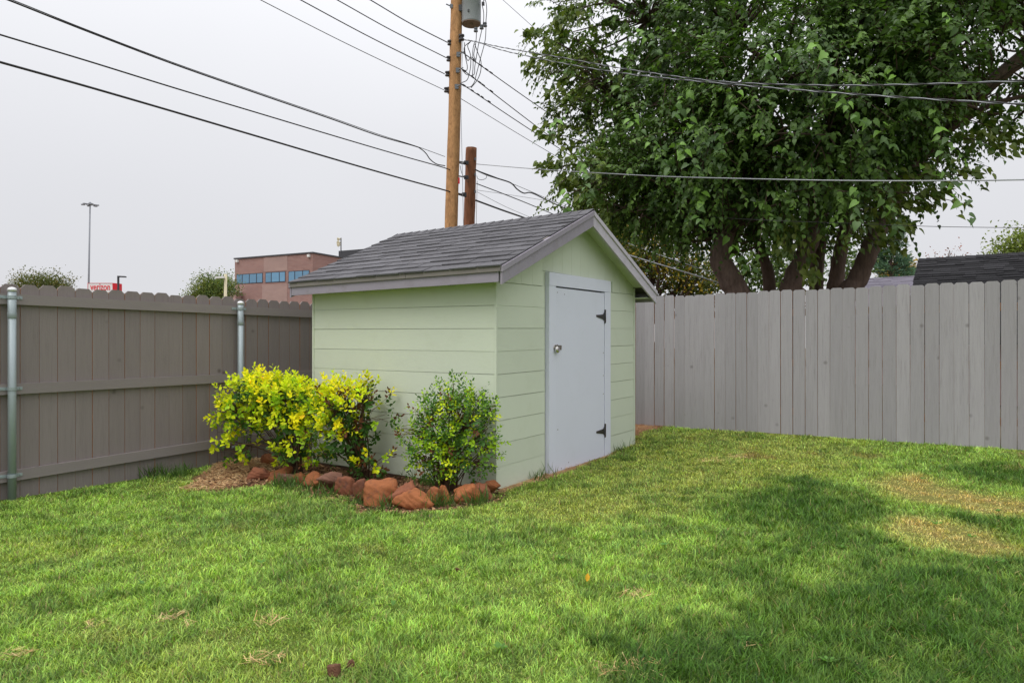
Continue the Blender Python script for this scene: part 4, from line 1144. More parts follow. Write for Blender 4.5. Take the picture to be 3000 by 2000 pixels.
def cols_left(c, r, d):
    k = rng.random(); s = r + 0.25 * d[2] - 0.12 * (d[0] < -0.5)
    if s < 0.62: return GRN * rng.uniform(0.8, 1.8) if k < 0.75 else LIME
    if s < 0.82: return LIME if k < 0.5 else YEL_B * 0.8
    return YEL_A if k < 0.45 else YEL_B
def cols_mid(c, r, d):
    k = rng.random(); s = r + 0.3 * d[2] - 0.35 * max(d[0], 0)
    if k < 0.10 + 0.18 * (d[0] > 0.4): return DEAD * rng.uniform(0.6, 1.4)
    if s < 0.72: return GRN * rng.uniform(0.7, 1.6)
    if s < 0.88: return LIME if k < 0.5 else YEL_B
    return YEL_A if k < 0.5 else YEL_B
def cols_right(c, r, d):
    k = rng.random()
    if k < 0.07: return DEAD
    if k < 0.45: return GRN * rng.uniform(1.0, 2.2)
    if k < 0.66: return np.array([0.13, 0.25, 0.03])
    return LIME if k < 0.93 else YEL_B
gA, gB, gC = gpx(867, 1386), gpx(1065, 1400), gpx(1307, 1440)
shrub(gA, [(-2.48, 6.95, 0.80, 0.42, 0.34, 0.20), (-2.20, 6.85, 0.74, 0.36, 0.32, 0.24), (-2.68, 6.95, 0.60, 0.27, 0.26, 0.20), (-2.15, 6.72, 0.48, 0.34, 0.24, 0.20), (-2.72, 6.90, 0.30, 0.24, 0.22, 0.14), (-2.0, 6.62, 0.28, 0.26, 0.2, 0.12)], 700, 0.056, cols_left,
      "bushy bright yellow leaved shrub at the fence end of the bed", 30, 1, sparse=lambda p: (p[:, 2] < 0.50) & (rng.random(len(p)) < 0.8))
shrub(gB, [(-1.62, 6.62, 0.76, 0.30, 0.26, 0.20), (-1.40, 6.56, 0.68, 0.40, 0.28, 0.26), (-1.62, 6.50, 0.42, 0.32, 0.24, 0.22), (-1.25, 6.30, 0.22, 0.16, 0.12, 0.12)], 470, 0.052, cols_mid,
      "thin yellow and brown shrub with dead twigs in the middle of the bed", 44, 2, sparse=lambda p: (p[:, 0] > -1.34) & (p[:, 2] > 0.3) | (p[:, 2] < 0.45) & (p[:, 2] > 0.28))
shrub(gC, [(-0.50, 5.98, 0.64, 0.36, 0.28, 0.30), (-0.74, 6.02, 0.48, 0.27, 0.22, 0.28), (-0.34, 5.92, 0.44, 0.26, 0.22, 0.32), (-0.60, 5.88, 0.36, 0.30, 0.2, 0.20), (-0.50, 6.0, 0.84, 0.18, 0.18, 0.14), (-0.32, 5.9, 0.72, 0.20, 0.2, 0.16)], 720, 0.036, cols_right,
      "open green shrub with lime tips in front of the shed corner", 44, 3, sparse=lambda p: (p[:, 0] < -0.78) & (p[:, 2] > 0.6) | (p[:, 2] < 0.18))

# ---- background trees
def small_tree(name, label, group, trunk_px, Y, lobes, ncl, leaf, cols, trunk_r, nlimb, spread, mat='bark_dark', tmpl=(LEAF_D, LEAF_DT), rmin=0.3, per=14):
    b = at(*trunk_px, Y); b[2] = 0.05
    root = thing(name, b, label, "tree", group)
    L = [tuple(at(l[0], l[1], Y + l[5])) + (l[2] / F_PX * Y, l[4] / F_PX * Y, l[3] / F_PX * Y) for l in lobes]
    pts, od, r = foliage_points(L, ncl, rmin, 0.6)
    tm = MB()
    top = np.array(L[0][:3])
    fork = b + (top - b) * 0.45
    tm.add(*limb([b, b + (fork - b) * 0.5 + rng.normal(0, 0.05, 3), fork], trunk_r, trunk_r * 0.75, 9))
    tm.build("trunk", M[mat], root, True)
    bm_ = MB()
    for k in range(nlimb):
        c = pts[rng.integers(len(pts))]
        bm_.add(*limb([fork, fork + (c - fork) * 0.5 + rng.normal(0, spread, 3), c], trunk_r * 0.4, trunk_r * 0.08, 6))
    bm_.build("branch", M[mat], root, True)
    n = len(pts) * per
    cl = np.repeat(np.arange(len(pts)), per)
    P = pts[cl] + rng.normal(0, leaf * 2.2, (n, 3))
    A = rng.normal(0, 1, (n, 3)) + od[cl] * 0.8 + np.array([0, 0, -0.2]); N = rng.normal(0, 0.5, (n, 3)) + np.array([0, 0, 0.8]) + od[cl] * 0.4
    ci = np.asarray(cols)[rng.choice(len(cols), len(pts))][cl] * rng.uniform(0.7, 1.3, (n, 1))
    v, f, t_ = scatter(*tmpl, P, A, N, leaf * rng.uniform(0.7, 1.3, n), ci)
    o = put("crown", v, f, M['leaf_matte'], root, False, t_); o['kind'] = 'stuff'
    return root
# lobes: (px, py, half width px, half height px, half depth px, dY)
small_tree("tree", "dark tree with bare forked limbs and yellowing leaves behind the shed gable", "trees beyond the fences", (1920, 900), 21, [(1880, 720, 150, 110, 200, 0), (1990, 790, 140, 75, 150, 0), (1760, 690, 70, 70, 100, 0), (2060, 830, 120, 50, 120, 0)], 620, 0.11,
           [(0.08, 0.11, 0.025), (0.13, 0.16, 0.03), (0.36, 0.26, 0.03), (0.06, 0.09, 0.025)], 0.15, 34, 0.25, rmin=0.15, per=20)
small_tree("tree", "yellow-leaved tree just showing above the shed ridge and gable", "trees beyond the fences", (1790, 900), 27, [(1800, 700, 85, 95, 90, 0), (1760, 650, 60, 40, 60, 0)], 260, 0.13, [(0.30, 0.19, 0.015), (0.20, 0.15, 0.02), (0.10, 0.10, 0.02)], 0.14, 18, 0.2, rmin=0.1)
small_tree("tree", "broad low olive-green tree beyond the left end of the brown fence", "trees beyond the fences", (118, 900), 62, [(118, 850, 86, 48, 80, 0), (118, 880, 80, 40, 80, 0)], 420, 0.17, [(0.11, 0.125, 0.032), (0.18, 0.15, 0.045), (0.08, 0.105, 0.03)], 0.3, 26, 0.4, rmin=0.15, per=46)
small_tree("tree", "loose green tree beside the brick office building", "trees beyond the fences", (610, 920), 60, [(618, 850, 52, 44, 50, 0), (668, 838, 30, 26, 30, 2), (590, 872, 40, 30, 40, 0)], 300, 0.16, [(0.14, 0.19, 0.045), (0.19, 0.21, 0.045), (0.10, 0.15, 0.045)], 0.25, 26, 0.4, rmin=0.15, per=36)
small_tree("tree", "pale yellow-green tree showing above the ridge of the dark roof", "trees beyond the fences", (3010, 900), 34, [(3010, 720, 70, 45, 60, 0), (2960, 745, 45, 22, 40, 0)], 260, 0.16, [(0.20, 0.24, 0.05), (0.14, 0.19, 0.04)], 0.15, 22, 0.3, rmin=0.2)
small_tree("tree", "green shrubby tree seen between the mulberry stems and the lilac roof", "trees beyond the fences", (2480, 900), 30, [(2490, 800, 55, 60, 50, 0), (2230, 800, 90, 60, 50, -4)], 260, 0.16, [(0.06, 0.10, 0.03), (0.10, 0.15, 0.03)], 0.14, 18, 0.3, rmin=0.1)
small_tree("yellow_shrub", "yellow autumn shrub standing behind the lilac-grey roof", "trees beyond the fences", (2640, 900), 33, [(2640, 800, 62, 22, 40, 0)], 170, 0.13, [(0.42, 0.27, 0.03), (0.34, 0.24, 0.05), (0.15, 0.14, 0.04)], 0.08, 20, 0.2, rmin=0.1)
small_tree("bare_tree", "nearly leafless twiggy tree with a few red leaves behind the dark roof ridge", "trees beyond the fences", (2765, 900), 36, [(2770, 752, 70, 26, 40, 0)], 36, 0.12, [(0.30, 0.07, 0.03), (0.20, 0.06, 0.03)], 0.09, 60, 0.22, rmin=0.4, per=2)
# conifer: whorled drooping boughs of needle sprays
cf = at(2610, 900, 31); cf[2] = 0.05
con = thing("conifer", cf, "blue-green conifer rising behind the lilac-grey roof", "tree", "trees beyond the fences")
topz = at(2600, 655, 31)[2]
put("trunk", *tubevf([cf, np.array([cf[0], cf[1], topz])], [0.16, 0.02], 8), M['bark_dark'], con, True)
P, A, N = [], [], []
bm_ = MB()
for k in range(120):
    z = 1.2 + (topz - 1.2) * rng.random() ** 0.9
    R = 0.35 + 1.25 * (topz - z) / topz * 1.25
    an = rng.random() * 6.283
    d = np.array([math.cos(an), math.sin(an), 0.35])
    a0 = np.array([cf[0], cf[1], z]); e = a0 + d * R * rng.uniform(0.7, 1.1)
    bm_.add(*limb([a0, (a0 + e) / 2 + np.array([0, 0, -0.05]), e], 0.025, 0.006, 5))
    tt = rng.random(60) ** 0.6
    P.append(a0 + (e - a0) * tt[:, None] + rng.normal(0, 0.09, (60, 3))); A.append(d + rng.normal(0, 0.5, (60, 3)) + np.array([0, 0, 0.25])); N.append(rng.normal(0, 1, (60, 3)))
bm_.build("branch", M['bark_dark'], con, True)
P, A, N = np.concatenate(P), np.concatenate(A), np.concatenate(N)
v, f, t_ = scatter([(0, -0.06, 0), (0.6, -0.10, 0), (1.0, 0, 0), (0.6, 0.10, 0), (0, 0.06, 0)], [(0, 1, 2), (0, 2, 4), (4, 2, 3)], P, A, N, rng.uniform(0.14, 0.30, len(P)), np.array([0.10, 0.175, 0.115])[None] * rng.uniform(0.6, 1.5, (len(P), 1)))  # needle colour lightened: distance haze is mixed into it
o = put("crown", v, f, M['leaf_matte'], con, False, t_); o['kind'] = 'stuff'

# ================================================================ office building and street furniture far left
def bpt(cx, cy, Y, z=None): 
    p = at(cx, cy, Y)
    if z is not None: p[2] = z
    return p
YB = 75.0
bc = at(916, 738, YB); bl = at(688, 756, YB * 280 / 262.0); br_ = at(1021, 756, YB * 280 / 262.0)
Htop = bc[2]; bl[2] = br_[2] = Htop
fdir = (bl - bc); flen = np.linalg.norm(fdir); fdir /= flen
rdir = (br_ - bc); rdir /= np.linalg.norm(rdir)
fn = np.cross(fdir, np.array([0, 0, 1.0])); fn /= np.linalg.norm(fn)
if fn[1] > 0: fn = -fn
bld = thing("office_building", np.array([bc[0], bc[1], 0]) + fdir * flen / 2 + rdir * 8, "red brick office building with blue glass windows beyond the brown fence", "building")
g0 = np.array([bc[0], bc[1], 0.0])
put("wall", *prismvf([g0, g0 + fdir * flen, g0 + fdir * flen + rdir * 18, g0 + rdir * 18], (0, 0, Htop - 0.15)), M['brick'], bld)
cp0 = g0 - fdir * 0.1 - rdir * 0.1 + np.array([0, 0, Htop - 0.146])
put("roof_coping", *prismvf([cp0, cp0 + fdir * (flen + 0.2), cp0 + fdir * (flen + 0.2) + rdir * 18.2, cp0 + rdir * 18.2], (0, 0, 0.15)), M['dark_metal'], bld)
def on_front(cx, cy):
    """(distance along the front from the near corner, height) of last-crop pixel"""
    px, py = 600 + cx / 4.704, 700 + cy / 4.704
    t_x = (px - 1500) / F_PX
    s_ = (t_x * g0[1] - g0[0]) / (fdir[0] - t_x * fdir[1])
    Y = g0[1] + s_ * fdir[1]
    return s_, CAM_Z + (HOR - py) / F_PX * Y
def front_panel(x0, x1, y0, y1, name, mat, d0, d1, parent):
    (s0, zt0), (s1, zt1) = on_front(x0, y0[0]), on_front(x1, y0[1])
    _, zb0 = on_front(x0, y1[0]); _, zb1 = on_front(x1, y1[1])
    zt, zb = (zt0 + zt1) / 2, (zb0 + zb1) / 2
    pts = [g0 + fdir * s0 + np.array([0, 0, zb]), g0 + fdir * s1 + np.array([0, 0, zb]), g0 + fdir * s1 + np.array([0, 0, zt]), g0 + fdir * s0 + np.array([0, 0, zt])]
    return put(name, *prismvf([p + fn * d0 for p in pts], fn * (d1 - d0)), mat, parent), s0, s1, zb, zt
front_panel(815, 1140, (240, 212), (455, 430), "pale_brick_panel", M['brick_pale'], -0.05, 0.02, bld)
front_panel(790, 1135, (630, 612), (930, 930), "pale_brick_panel", M['brick_pale'], -0.05, 0.02, bld)
for x0, x1, y0, y1, divs in ((440, 800, (487, 468), (622, 606), (520, 617, 717)), (838, 1112, (462, 445), (605, 590), (920, 1030)), (1155, 1443, (443, 430), (680, 668), (1243, 1352))):
    w_, s0, s1, zb, zt = front_panel(x0, x1, y0, y1, "window", M['window_frame'], -0.05, 0.03, bld)
    ed = [s0] + [on_front(d, y0[0])[0] for d in divs] + [s1]
    for a, b in zip(ed[:-1], ed[1:]):
        sg = np.sign(b - a)
        q = [(a + sg * 0.06, zb + 0.07), (b - sg * 0.06, zb + 0.07), (b - sg * 0.06, zt - 0.07), (a + sg * 0.06, zt - 0.07)]
        put("pane", *prismvf([g0 + fdir * s_ + np.array([0, 0, z_]) + fn * 0.028 for s_, z_ in q], fn * 0.012), M['window_glass'], w_)
for lx, ly in ((457, 305), (1443, 233)):
    s_, z_ = on_front(lx, ly)
    put("flood_light", *boxvf(g0 + fdir * (s_ - 0.14) + np.array([0, 0, z_ - 0.14]) + fn * 0.0, fdir * 0.28, fn * 0.25, (0, 0, 0.28)), M['lamp_white'], bld)
# roof plant room and small mast
pr = at(992, 735, 95)
put("plant_room", *boxvf(np.array([pr[0], pr[1], 6.0]), fdir * -9.0, rdir * 8, (0, 0, pr[2] - 6.0)), M['dark_metal'], bld)
an = thing("roof_mast", at(999, 742, 92), "thin dark mast with cream loudspeakers above the office roof", "mast")
a0, a1 = at(999, 745, 92), at(999, 697, 92)
put("pole", *tubevf([a0, a1], 0.07, 8), M['dark_metal'], an)
for dy, s_ in ((700, 0.22), (711, 0.30), (717, 0.24)):
    c = at(997, dy, 91.9); put("loudspeaker", *lathevf(c, [(0.06, 0), (s_, 0.35), (s_ * 0.9, 0.4)], 10, (-0.6, -0.75, -0.2)), M['cream'], an)
# low pink building left of the office
q0, q1 = at(625, 851, 78), at(690, 851, 78)
lw = thing("low_building", (q0 + q1) / 2 * np.array([1, 1, 0]), "low flat pinkish wall building at the foot of the brick office", "building")
put("wall", *boxvf(np.array([q0[0], q0[1], 0]), (q1[0] - q0[0], 0, 0), (0, 3, 0), (0, 0, q0[2] - 0.15)), M['pink_wall'], lw)
put("roof_coping", *boxvf(np.array([q0[0] - 0.1, q0[1] - 0.1, q0[2] - 0.146]), (q1[0] - q0[0] + 0.2, 0, 0), (0, 3.2, 0), (0, 0, 0.15)), M['lamp_white'], lw)
# distant utility pole
dp = at(659, 900, 58); dt = at(661, 803, 58)
dpo = thing("utility_pole", np.array([dp[0], dp[1], 0]), "pale distant utility pole next to the brick office building", "pole")
put("pole_shaft", *tubevf([np.array([dp[0], dp[1], 0]), dt], [0.16, 0.12], 10), M['cream'], dpo, True)
put("lamp_head", *boxvf(at(630, 815, 57.6), (0.7, 0, 0.02), (0, 0.3, 0), (0, 0, 0.14)), M['lamp_white'], dpo)
put("arm", *tubevf([at(632, 812, 57.7), at(661, 808, 58)], 0.03, 6), M['mast_grey'], dpo)
# high mast
hm0, hm1 = at(256, 900, 95), at(264, 596, 95)
hm = thing("light_mast", np.array([hm0[0], hm0[1], 0]), "very tall slim grey floodlight mast against the sky", "light mast")
put("mast_shaft", *tubevf([np.array([hm0[0], hm0[1], 0]), hm1], [0.16, 0.085], 10), M['mast_grey'], hm, True)
put("ring", *tubevf([hm1 + np.array([math.cos(a) * 0.55, math.sin(a) * 0.55, -0.15]) for a in np.linspace(0, 2 * math.pi, 17)], 0.05, 5), M['mast_grey'], hm)
put("crown_cap", *lathevf(hm1 + np.array([0, 0, -0.2]), [(0.2, 0), (0.2, 0.25), (0.05, 0.4)], 10), M['mast_grey'], hm)
for k in range(6):
    a = 2 * math.pi * k / 6 + 0.25
    d = np.array([math.cos(a), math.sin(a), 0])
    put("arm", *tubevf([hm1 + d * 0.15 + np.array([0, 0, -0.1]), hm1 + d * 0.75 + np.array([0, 0, -0.12])], 0.035, 5), M['mast_grey'], hm)
    sd_ = np.array([-d[1], d[0], 0])
    put("floodlight", *boxvf(hm1 + d * 0.65 - sd_ * 0.14 + np.array([0, 0, -0.28]), d * 0.42, sd_ * 0.28, (0, 0, 0.14)), M['mast_grey'], hm)
# shop sign
YS = 60
s0, s1 = at(257, 829, YS), at(331, 827, YS)
sg = thing("shop_sign", np.array([(s0[0] + s1[0]) / 2, YS, 0]), "white illuminated shop sign with red lettering above the brown fence", "sign")
hh = 1.75
put("sign_face", *boxvf(np.array([s0[0] + 0.03, YS - 0.005, s0[2] - hh + 0.03]), (s1[0] - s0[0] - 0.06, 0, 0), (0, 0.1, 0), (0, 0, hh - 0.06)), M['sign_white'], sg)
mb = MB()
for o_, dx, dz in (((s0[0], s0[2] - hh), s1[0] - s0[0], 0.03), ((s0[0], s0[2] - 0.03), s1[0] - s0[0], 0.03), ((s0[0], s0[2] - hh + 0.03), 0.03, hh - 0.06), ((s1[0] - 0.03, s0[2] - hh + 0.03), 0.03, hh - 0.06)):
    mb.box(np.array([o_[0], YS - 0.03, o_[1]]), (dx, 0, 0), (0, 0.4, 0), (0, 0, dz))
mb.build("sign_frame", M['sign_red'], sg)
# red side return of the cabinet, turned towards the viewer
put("sign_side", *prismvf([np.array([s1[0], YS - 0.03, s0[2] - hh]), np.array([s1[0] + 0.27, YS + 0.5, s0[2] - hh]), np.array([s1[0] + 0.27, YS + 0.9, s0[2] - hh]), np.array([s1[0], YS + 0.37, s0[2] - hh])], (0, 0, hh)), M['sign_red'], sg)
for q in (0.25, 0.75):
    x = s0[0] + (s1[0] - s0[0]) * q
    put("leg", *tubevf([np.array([x, YS + 0.2, 0]), np.array([x, YS + 0.2, s0[2] - hh])], 0.12, 10), M['mast_grey'], sg)
fc = bpy.data.curves.new("lettering", 'FONT'); fc.body = "verizon"; fc.size = 1.0; fc.extrude = 0.01; fc.offset = 0.006
fo = bpy.data.objects.new("lettering_source", fc); COL.objects.link(fo)
bpy.context.view_layer.update()
dg = bpy.context.evaluated_depsgraph_get()
lme = bpy.data.meshes.new_from_object(fo.evaluated_get(dg)); lme.name = "lettering"
bpy.data.objects.remove(fo)
lme.materials.clear(); lme.materials.append(M['sign_red'])
co = np.zeros(len(lme.vertices) * 3); lme.vertices.foreach_get("co", co); co = co.reshape(-1, 3)
wtxt = co[:, 0].max() - co[:, 0].min()
tx0, tx1 = at(265, 850, YS)[0], at(322.5, 850, YS)[0]
k = (tx1 - tx0) / wtxt
lo = link("lettering", lme, sg, np.array([tx0 - co[:, 0].min() * k, YS - 0.02, at(265, 849.8, YS)[2]]) - root_loc(sg))
lo.scale = (k, k * 1.5, 1); lo.rotation_euler = (math.radians(90), 0, 0)
# small street lamp
l0 = at(347, 900, 55); l1 = at(346.5, 808, 55)
sl = thing("street_lamp", np.array([l0[0], l0[1], 0]), "dark street lamp with one flat arm just right of the shop sign", "street lamp")
put("lamp_post", *tubevf([np.array([l0[0], l0[1], 0]), l1], 0.085, 8), M['dark_metal'], sl)
put("lamp_arm", *boxvf(l1 + np.array([-0.06, -0.05, -0.12]), (0.22, 0, 0), (0, 0.1, 0), (0, 0, 0.12)), M['dark_metal'], sl)
put("lamp_head", *boxvf(l1 + np.array([0.16, -0.12, -0.11]), (0.42, 0, -0.02), (0, 0.25, 0), (0, 0, 0.10)), M['dark_metal'], sl)

# ================================================================ roofs beyond the grey fence
def far_roof(name, label, du, s0, s1, rz, slope, nrow, mat, tab, expo, individually, cap, wallmat):
    """ridge parallel to the fence at distance du along U, from s0 to s1 along W"""
    R0 = du * U + s0 * W + np.array([0, 0, rz]); ln = s1 - s0
    dn = np.array([-U[0] * math.cos(slope), -U[1] * math.cos(slope), -math.sin(slope)]); nr = np.array([-U[0] * math.sin(slope), -U[1] * math.sin(slope), math.cos(slope)])
    D = 4.2
    h = thing(name, du * U + (s0 + s1) / 2 * W + np.array([0, 0, 0.15]), label, "house", "houses beyond the grey fence")
    back = np.array([U[0] * math.cos(slope), U[1] * math.cos(slope), -math.sin(slope)])
    e0, e1 = R0 + dn * D, R0 + back * D
    rf_ = put("roof", *prismvf([R0, e0, e0 - np.array([0, 0, 0.15]), R0 - np.array([0, 0, 0.17]), e1 - np.array([0, 0, 0.15]), e1], W * ln), mat, h)
    wl_ = [R0 + dn * (D - 0.5), R0, R0 + back * (D - 0.5)]
    g = lambda p, z: np.array([p[0], p[1], z])
    put("wall", *prismvf([g(wl_[0], 0.1), g(wl_[2], 0.1), wl_[2] - np.array([0, 0, 0.22]), wl_[1] - np.array([0, 0, 0.22]), wl_[0] - np.array([0, 0, 0.22])] , W * (ln - 0.6)) , wallmat, h).location += Vector(W * 0.3)
    joined = MB()
    for r in range(nrow):
        x = -tab * ((r * 0.41) % 1)
        while x < ln:
            w_ = tab * random.choice((0.5, 0.7, 1.0, 1.0, 1.3))
            a, b = max(x, -0.01), min(x + w_ - 0.006, ln + 0.01)
            if b - a > 0.03:
                lift = random.choice((0.010, 0.014, 0.022))
                q0_ = R0 + dn * (r * expo - 0.02 if r else 0.0); q1_ = R0 + dn * ((r + 1) * expo)
                v = [q0_ + W * a + nr * 0.003, q1_ + W * a + nr * lift, q1_ + W * b + nr * lift, q0_ + W * b + nr * 0.003]
                v += [p + nr * -0.002 if i in (0, 3) else p - nr * (lift - 0.001) for i, p in enumerate(v)]
                f = [(0, 1, 2, 3), (4, 7, 6, 5), (0, 4, 5, 1), (1, 5, 6, 2), (2, 6, 7, 3), (3, 7, 4, 0)]
                if individually(r, x): put("shingle", v, f, mat, rf_)
                else: joined.add(v, f)
            x += w_
    if joined.v: joined.build("shingle_layer", mat, rf_)['kind'] = 'stuff'
    x = 0
    while x < ln and cap:
        c0 = R0 + W * x
        v = [c0 + dn * 0.15 + nr * 0.012, c0 + np.array([0, 0, 0.028]), c0 + back * 0.15 + np.array([0, 0, 0.015])]
        v += [p + W * min(0.24, ln - x) + np.array([0, 0, 0.018]) for p in v]
        v += [p - np.array([0, 0, 0.02]) for p in v]
        put("ridge_cap", v, [(0, 3, 4, 1), (1, 4, 5, 2), (6, 7, 10, 9), (7, 8, 11, 10), (0, 1, 7, 6), (1, 2, 8, 7), (3, 9, 10, 4), (4, 10, 11, 5), (0, 6, 9, 3), (2, 5, 11, 8)], mat, rf_)
        x += 0.2
    return h
def s_on(du, px):
    t_x = (px - 1500) / F_PX
    # du*U + s*W : x = t_x*y
    return (du * U[0] - t_x * du * U[1]) / (t_x * W[1] - W[0])
DU = 19.5
sR = s_on(DU, 2691); YR = DU * U[1] + sR * W[1]
rzd = CAM_Z + (HOR - 762) / F_PX * YR
far_roof("house", "house with a steep charcoal shingle roof at the right beyond the fence", DU, sR - 9.0, sR, rzd, math.radians(27), 16, M['shingle_dark'], 0.36, 0.125, lambda r, x: r < 11 and x > 6.0, True, M['pink_wall'])
DU2 = 27.0
s2 = s_on(DU2, 2700); Y2 = DU2 * U[1] + s2 * W[1]
rz2 = CAM_Z + (HOR - 807) / F_PX * Y2
far_roof("house", "house with a lilac-grey shingle roof seen between the mulberry stems", DU2, s2 - 1.5, s_on(DU2, 2440), rz2, math.radians(20), 14, M['shingle_far'], 0.40, 0.14, lambda r, x: False, False, M['pink_wall'])

# ================================================================ poles, transformer and wires
YP = 15.0
def pole_thing(name, label, pts, r0, r1, mat, group):
    base_ = pts[0].copy(); base_[2] = 0.05
    th = thing(name, base_, label, "pole", group)
    sp = [base_] + pts
    rr = np.interp(np.arange(len(sp)), [0, len(sp) - 1], [r0, r1])
    pp, r2 = [], []
    for i in range(len(sp) - 1):
        for k in range(12): pp.append(sp[i] + (sp[i + 1] - sp[i]) * k / 12); r2.append(rr[i] + (rr[i + 1] - rr[i]) * k / 12)
    pp.append(sp[-1]); r2.append(rr[-1])
    v, f = tubevf(pp, r2, 20)
    v = np.array(v); an_ = np.tile(np.arange(20), len(pp)); lv = np.repeat(np.arange(len(pp)), 20)
    ctr = np.repeat(np.array(pp), 20, 0)
    v = ctr + (v - ctr) * (1 + 0.03 * np.sin(an_ * 2.1 + lv * 0.35) + 0.015 * np.sin(an_ * 5 + lv))[:, None]
    put("pole_shaft", v, f, mat, th, True)
    return th
pp_top = at(1340, -170, YP)
tall = pole_thing("utility_pole", "tall new tan utility pole carrying the transformer behind the shed", [at(1321, 700, YP), at(1331, 340, YP), at(1337, 60, YP), pp_top], 0.145, 0.118, M['pole_wood'], "utility poles")
stub = pole_thing("utility_pole", "short cut-off reddish brown old pole beside the tall pole", [at(1374, 690, YP + 0.6), at(1377, 560, YP + 0.6), at(1381, 434, YP + 0.6)], 0.125, 0.122, M['stub_wood'], "utility poles")
put("ground_wire", *tubevf([at(1358, 672, YP - 0.02), at(1350, 300, YP - 0.06), at(1356, 120, YP - 0.06)], 0.006, 5), M['wire_grey'], tall)
put("ground_wire", *tubevf([at(1395, 664, YP + 0.5), at(1398, 530, YP + 0.5)], 0.006, 5), M['wire_grey'], stub)
def insulator(c, out, parent, dark=True, big=1.0):
    out = np.asarray(out, float); out /= np.linalg.norm(out)
    mb = MB(); mb.box(c - np.array([0.02, 0.02, 0.07 * big]) , (0.04, 0, 0), (0, 0.04, 0), (0, 0, 0.14 * big))
    q = c + out * 0.05 * big
    mb.add(*lathevf(q - np.array([0, 0, 0.055 * big]), [(0.02, 0), (0.05 * big, 0.01), (0.05 * big, 0.03 * big), (0.03 * big, 0.045 * big), (0.03 * big, 0.06 * big), (0.05 * big, 0.075 * big), (0.05 * big, 0.1 * big), (0.02, 0.11 * big)], 14))
    return mb.build("insulator", M['porcelain_dark'] if dark else M['porcelain'], parent)
for x, y in ((1316, 127), (1313, 174), (1309, 218), (1306, 265)):
    insulator(at(x + 8, y, YP - 0.03), (-0.9, -0.4, 0), tall)
insulator(at(1347, 113, YP - 0.1), (0.7, -0.7, 0), tall, True, 1.2)
for x, y in ((1343, 160), (1341, 206), (1338, 254)):
    mb = MB(); c = at(x, y, YP - 0.13); mb.box(c - np.array([0.04, 0.01, 0.05]), (0.08, 0, 0), (0, 0.02, 0), (0, 0, 0.10)); mb.tube([c, c + np.array([0.12, -0.06, 0.03])], 0.012, 6); mb.build("bolt_plate", M['porcelain'], tall)
mb = MB(); c = at(1321, 19, YP - 0.1); mb.box(c - np.array([0.02, 0.02, 0.04]), (0.06, 0, 0), (0, 0.03, 0), (0, 0, 0.08)); mb.tube([c, c + np.array([-0.1, -0.03, 0.03])], 0.014, 6); mb.build("bolt_plate", M['porcelain'], tall)
put("tag_plate", *boxvf(at(1340, 538, YP - 0.05), (0.05, 0, 0), (0, 0.02, 0), (0, 0, 0.13)), M['sign_red'], tall)
for x, y in ((1366, 477), (1366, 520), (1360, 570)):
    mb = MB(); c = at(x, y, YP + 0.42); mb.tube([at(x - 22, y - 4, YP - 0.02), c], 0.014, 6); mb.box(c - np.array([0.05, 0.03, 0.04]), (0.1, 0, 0), (0, 0.05, 0), (0, 0, 0.08)); mb.build("cable_clamp", M['dark_metal'], stub)
for y in (470, 515, 565):
    put("bolt_plate", *boxvf(at(1390, y, YP + 0.49), (0.035, 0, 0), (0, 0.03, 0), (0, 0, 0.06)), M['porcelain'], stub)
# transformer
tf0 = at(1381, 70, YP - 0.05)
tf = thing("transformer", tf0, "grey cylindrical pole transformer with rusty underside on the tall pole", "transformer")
R_ = 0.205
put("tank", *lathevf(tf0, [(R_ * 0.985, 0.0), (R_, 0.02), (R_, 0.72), (R_ * 1.03, 0.725), (R_ * 1.03, 0.76), (R_, 0.78), (R_ * 0.5, 0.88), (0.05, 0.9)], 32), M['tank_grey'], tf, True)
put("tank_base", *lathevf(tf0 + np.array([0, 0, -0.012]), [(R_ * 0.55, 0.006), (R_ * 0.9, 0.004), (R_ * 1.0, 0.0), (R_ * 1.0, 0.011)], 32), M['tank_rust'], tf)
put("drain_boss", *lathevf(tf0 + np.array([0, 0, -0.03]), [(0.03, 0), (0.035, 0.026)], 12), M['tank_rust'], tf)
for dz in (0.25, 0.62):
    put("mount_bracket", *boxvf(tf0 + np.array([-R_ - 0.10, -0.06, dz]), (0.12, 0, 0), (0, 0.12, 0), (0, 0, 0.13)), M['dark_metal'], tf)
for x, y, dy in ((1394, 88, -0.17), (1411, 80, -0.1), (1421, 73, 0.02)):
    c = at(x, y, YP - 0.05 + dy)
    put("bushing", *lathevf(c + np.array([0, 0, -0.05]), [(0.015, 0), (0.045, 0.01), (0.045, 0.035), (0.03, 0.05), (0.04, 0.065), (0.04, 0.09), (0.015, 0.1)], 14), M['porcelain'], tf)
put("lug", *boxvf(at(1411, 14, YP - 0.2), (0.06, 0, 0), (0, 0.06, 0), (0, 0, 0.06)), M['dark_metal'], tf)
put("lug", *boxvf(at(1370, 34, YP - 0.27), (0.03, 0, 0), (0, 0.03, 0), (0, 0, 0.05)), M['dark_metal'], tf)

PL = float(-(W @ at(1331, 300, YP)))      # alley plane, parallel to the left fence, through the pole
def alley(px, py, off=0.0):
    """point of the alley's vertical plane seen at photo pixel"""
    t_x = (px - 1500) / F_PX
    Y = (PL + off) / (-(W[0] * t_x + W[1]))
    return at(px, py, Y)
def wire(name, label, cat, pts, r, mat, group, n=8, seg=5):
    v, f = tubevf(spline(pts, n), r, seg)
    return tag(put(name, v, f, mat, None, True), label, cat, group)
D_ = 1.27551
dpt = lambda l: [alley(x * D_, y * D_) for x, y in l]
gl = "overhead line wires"
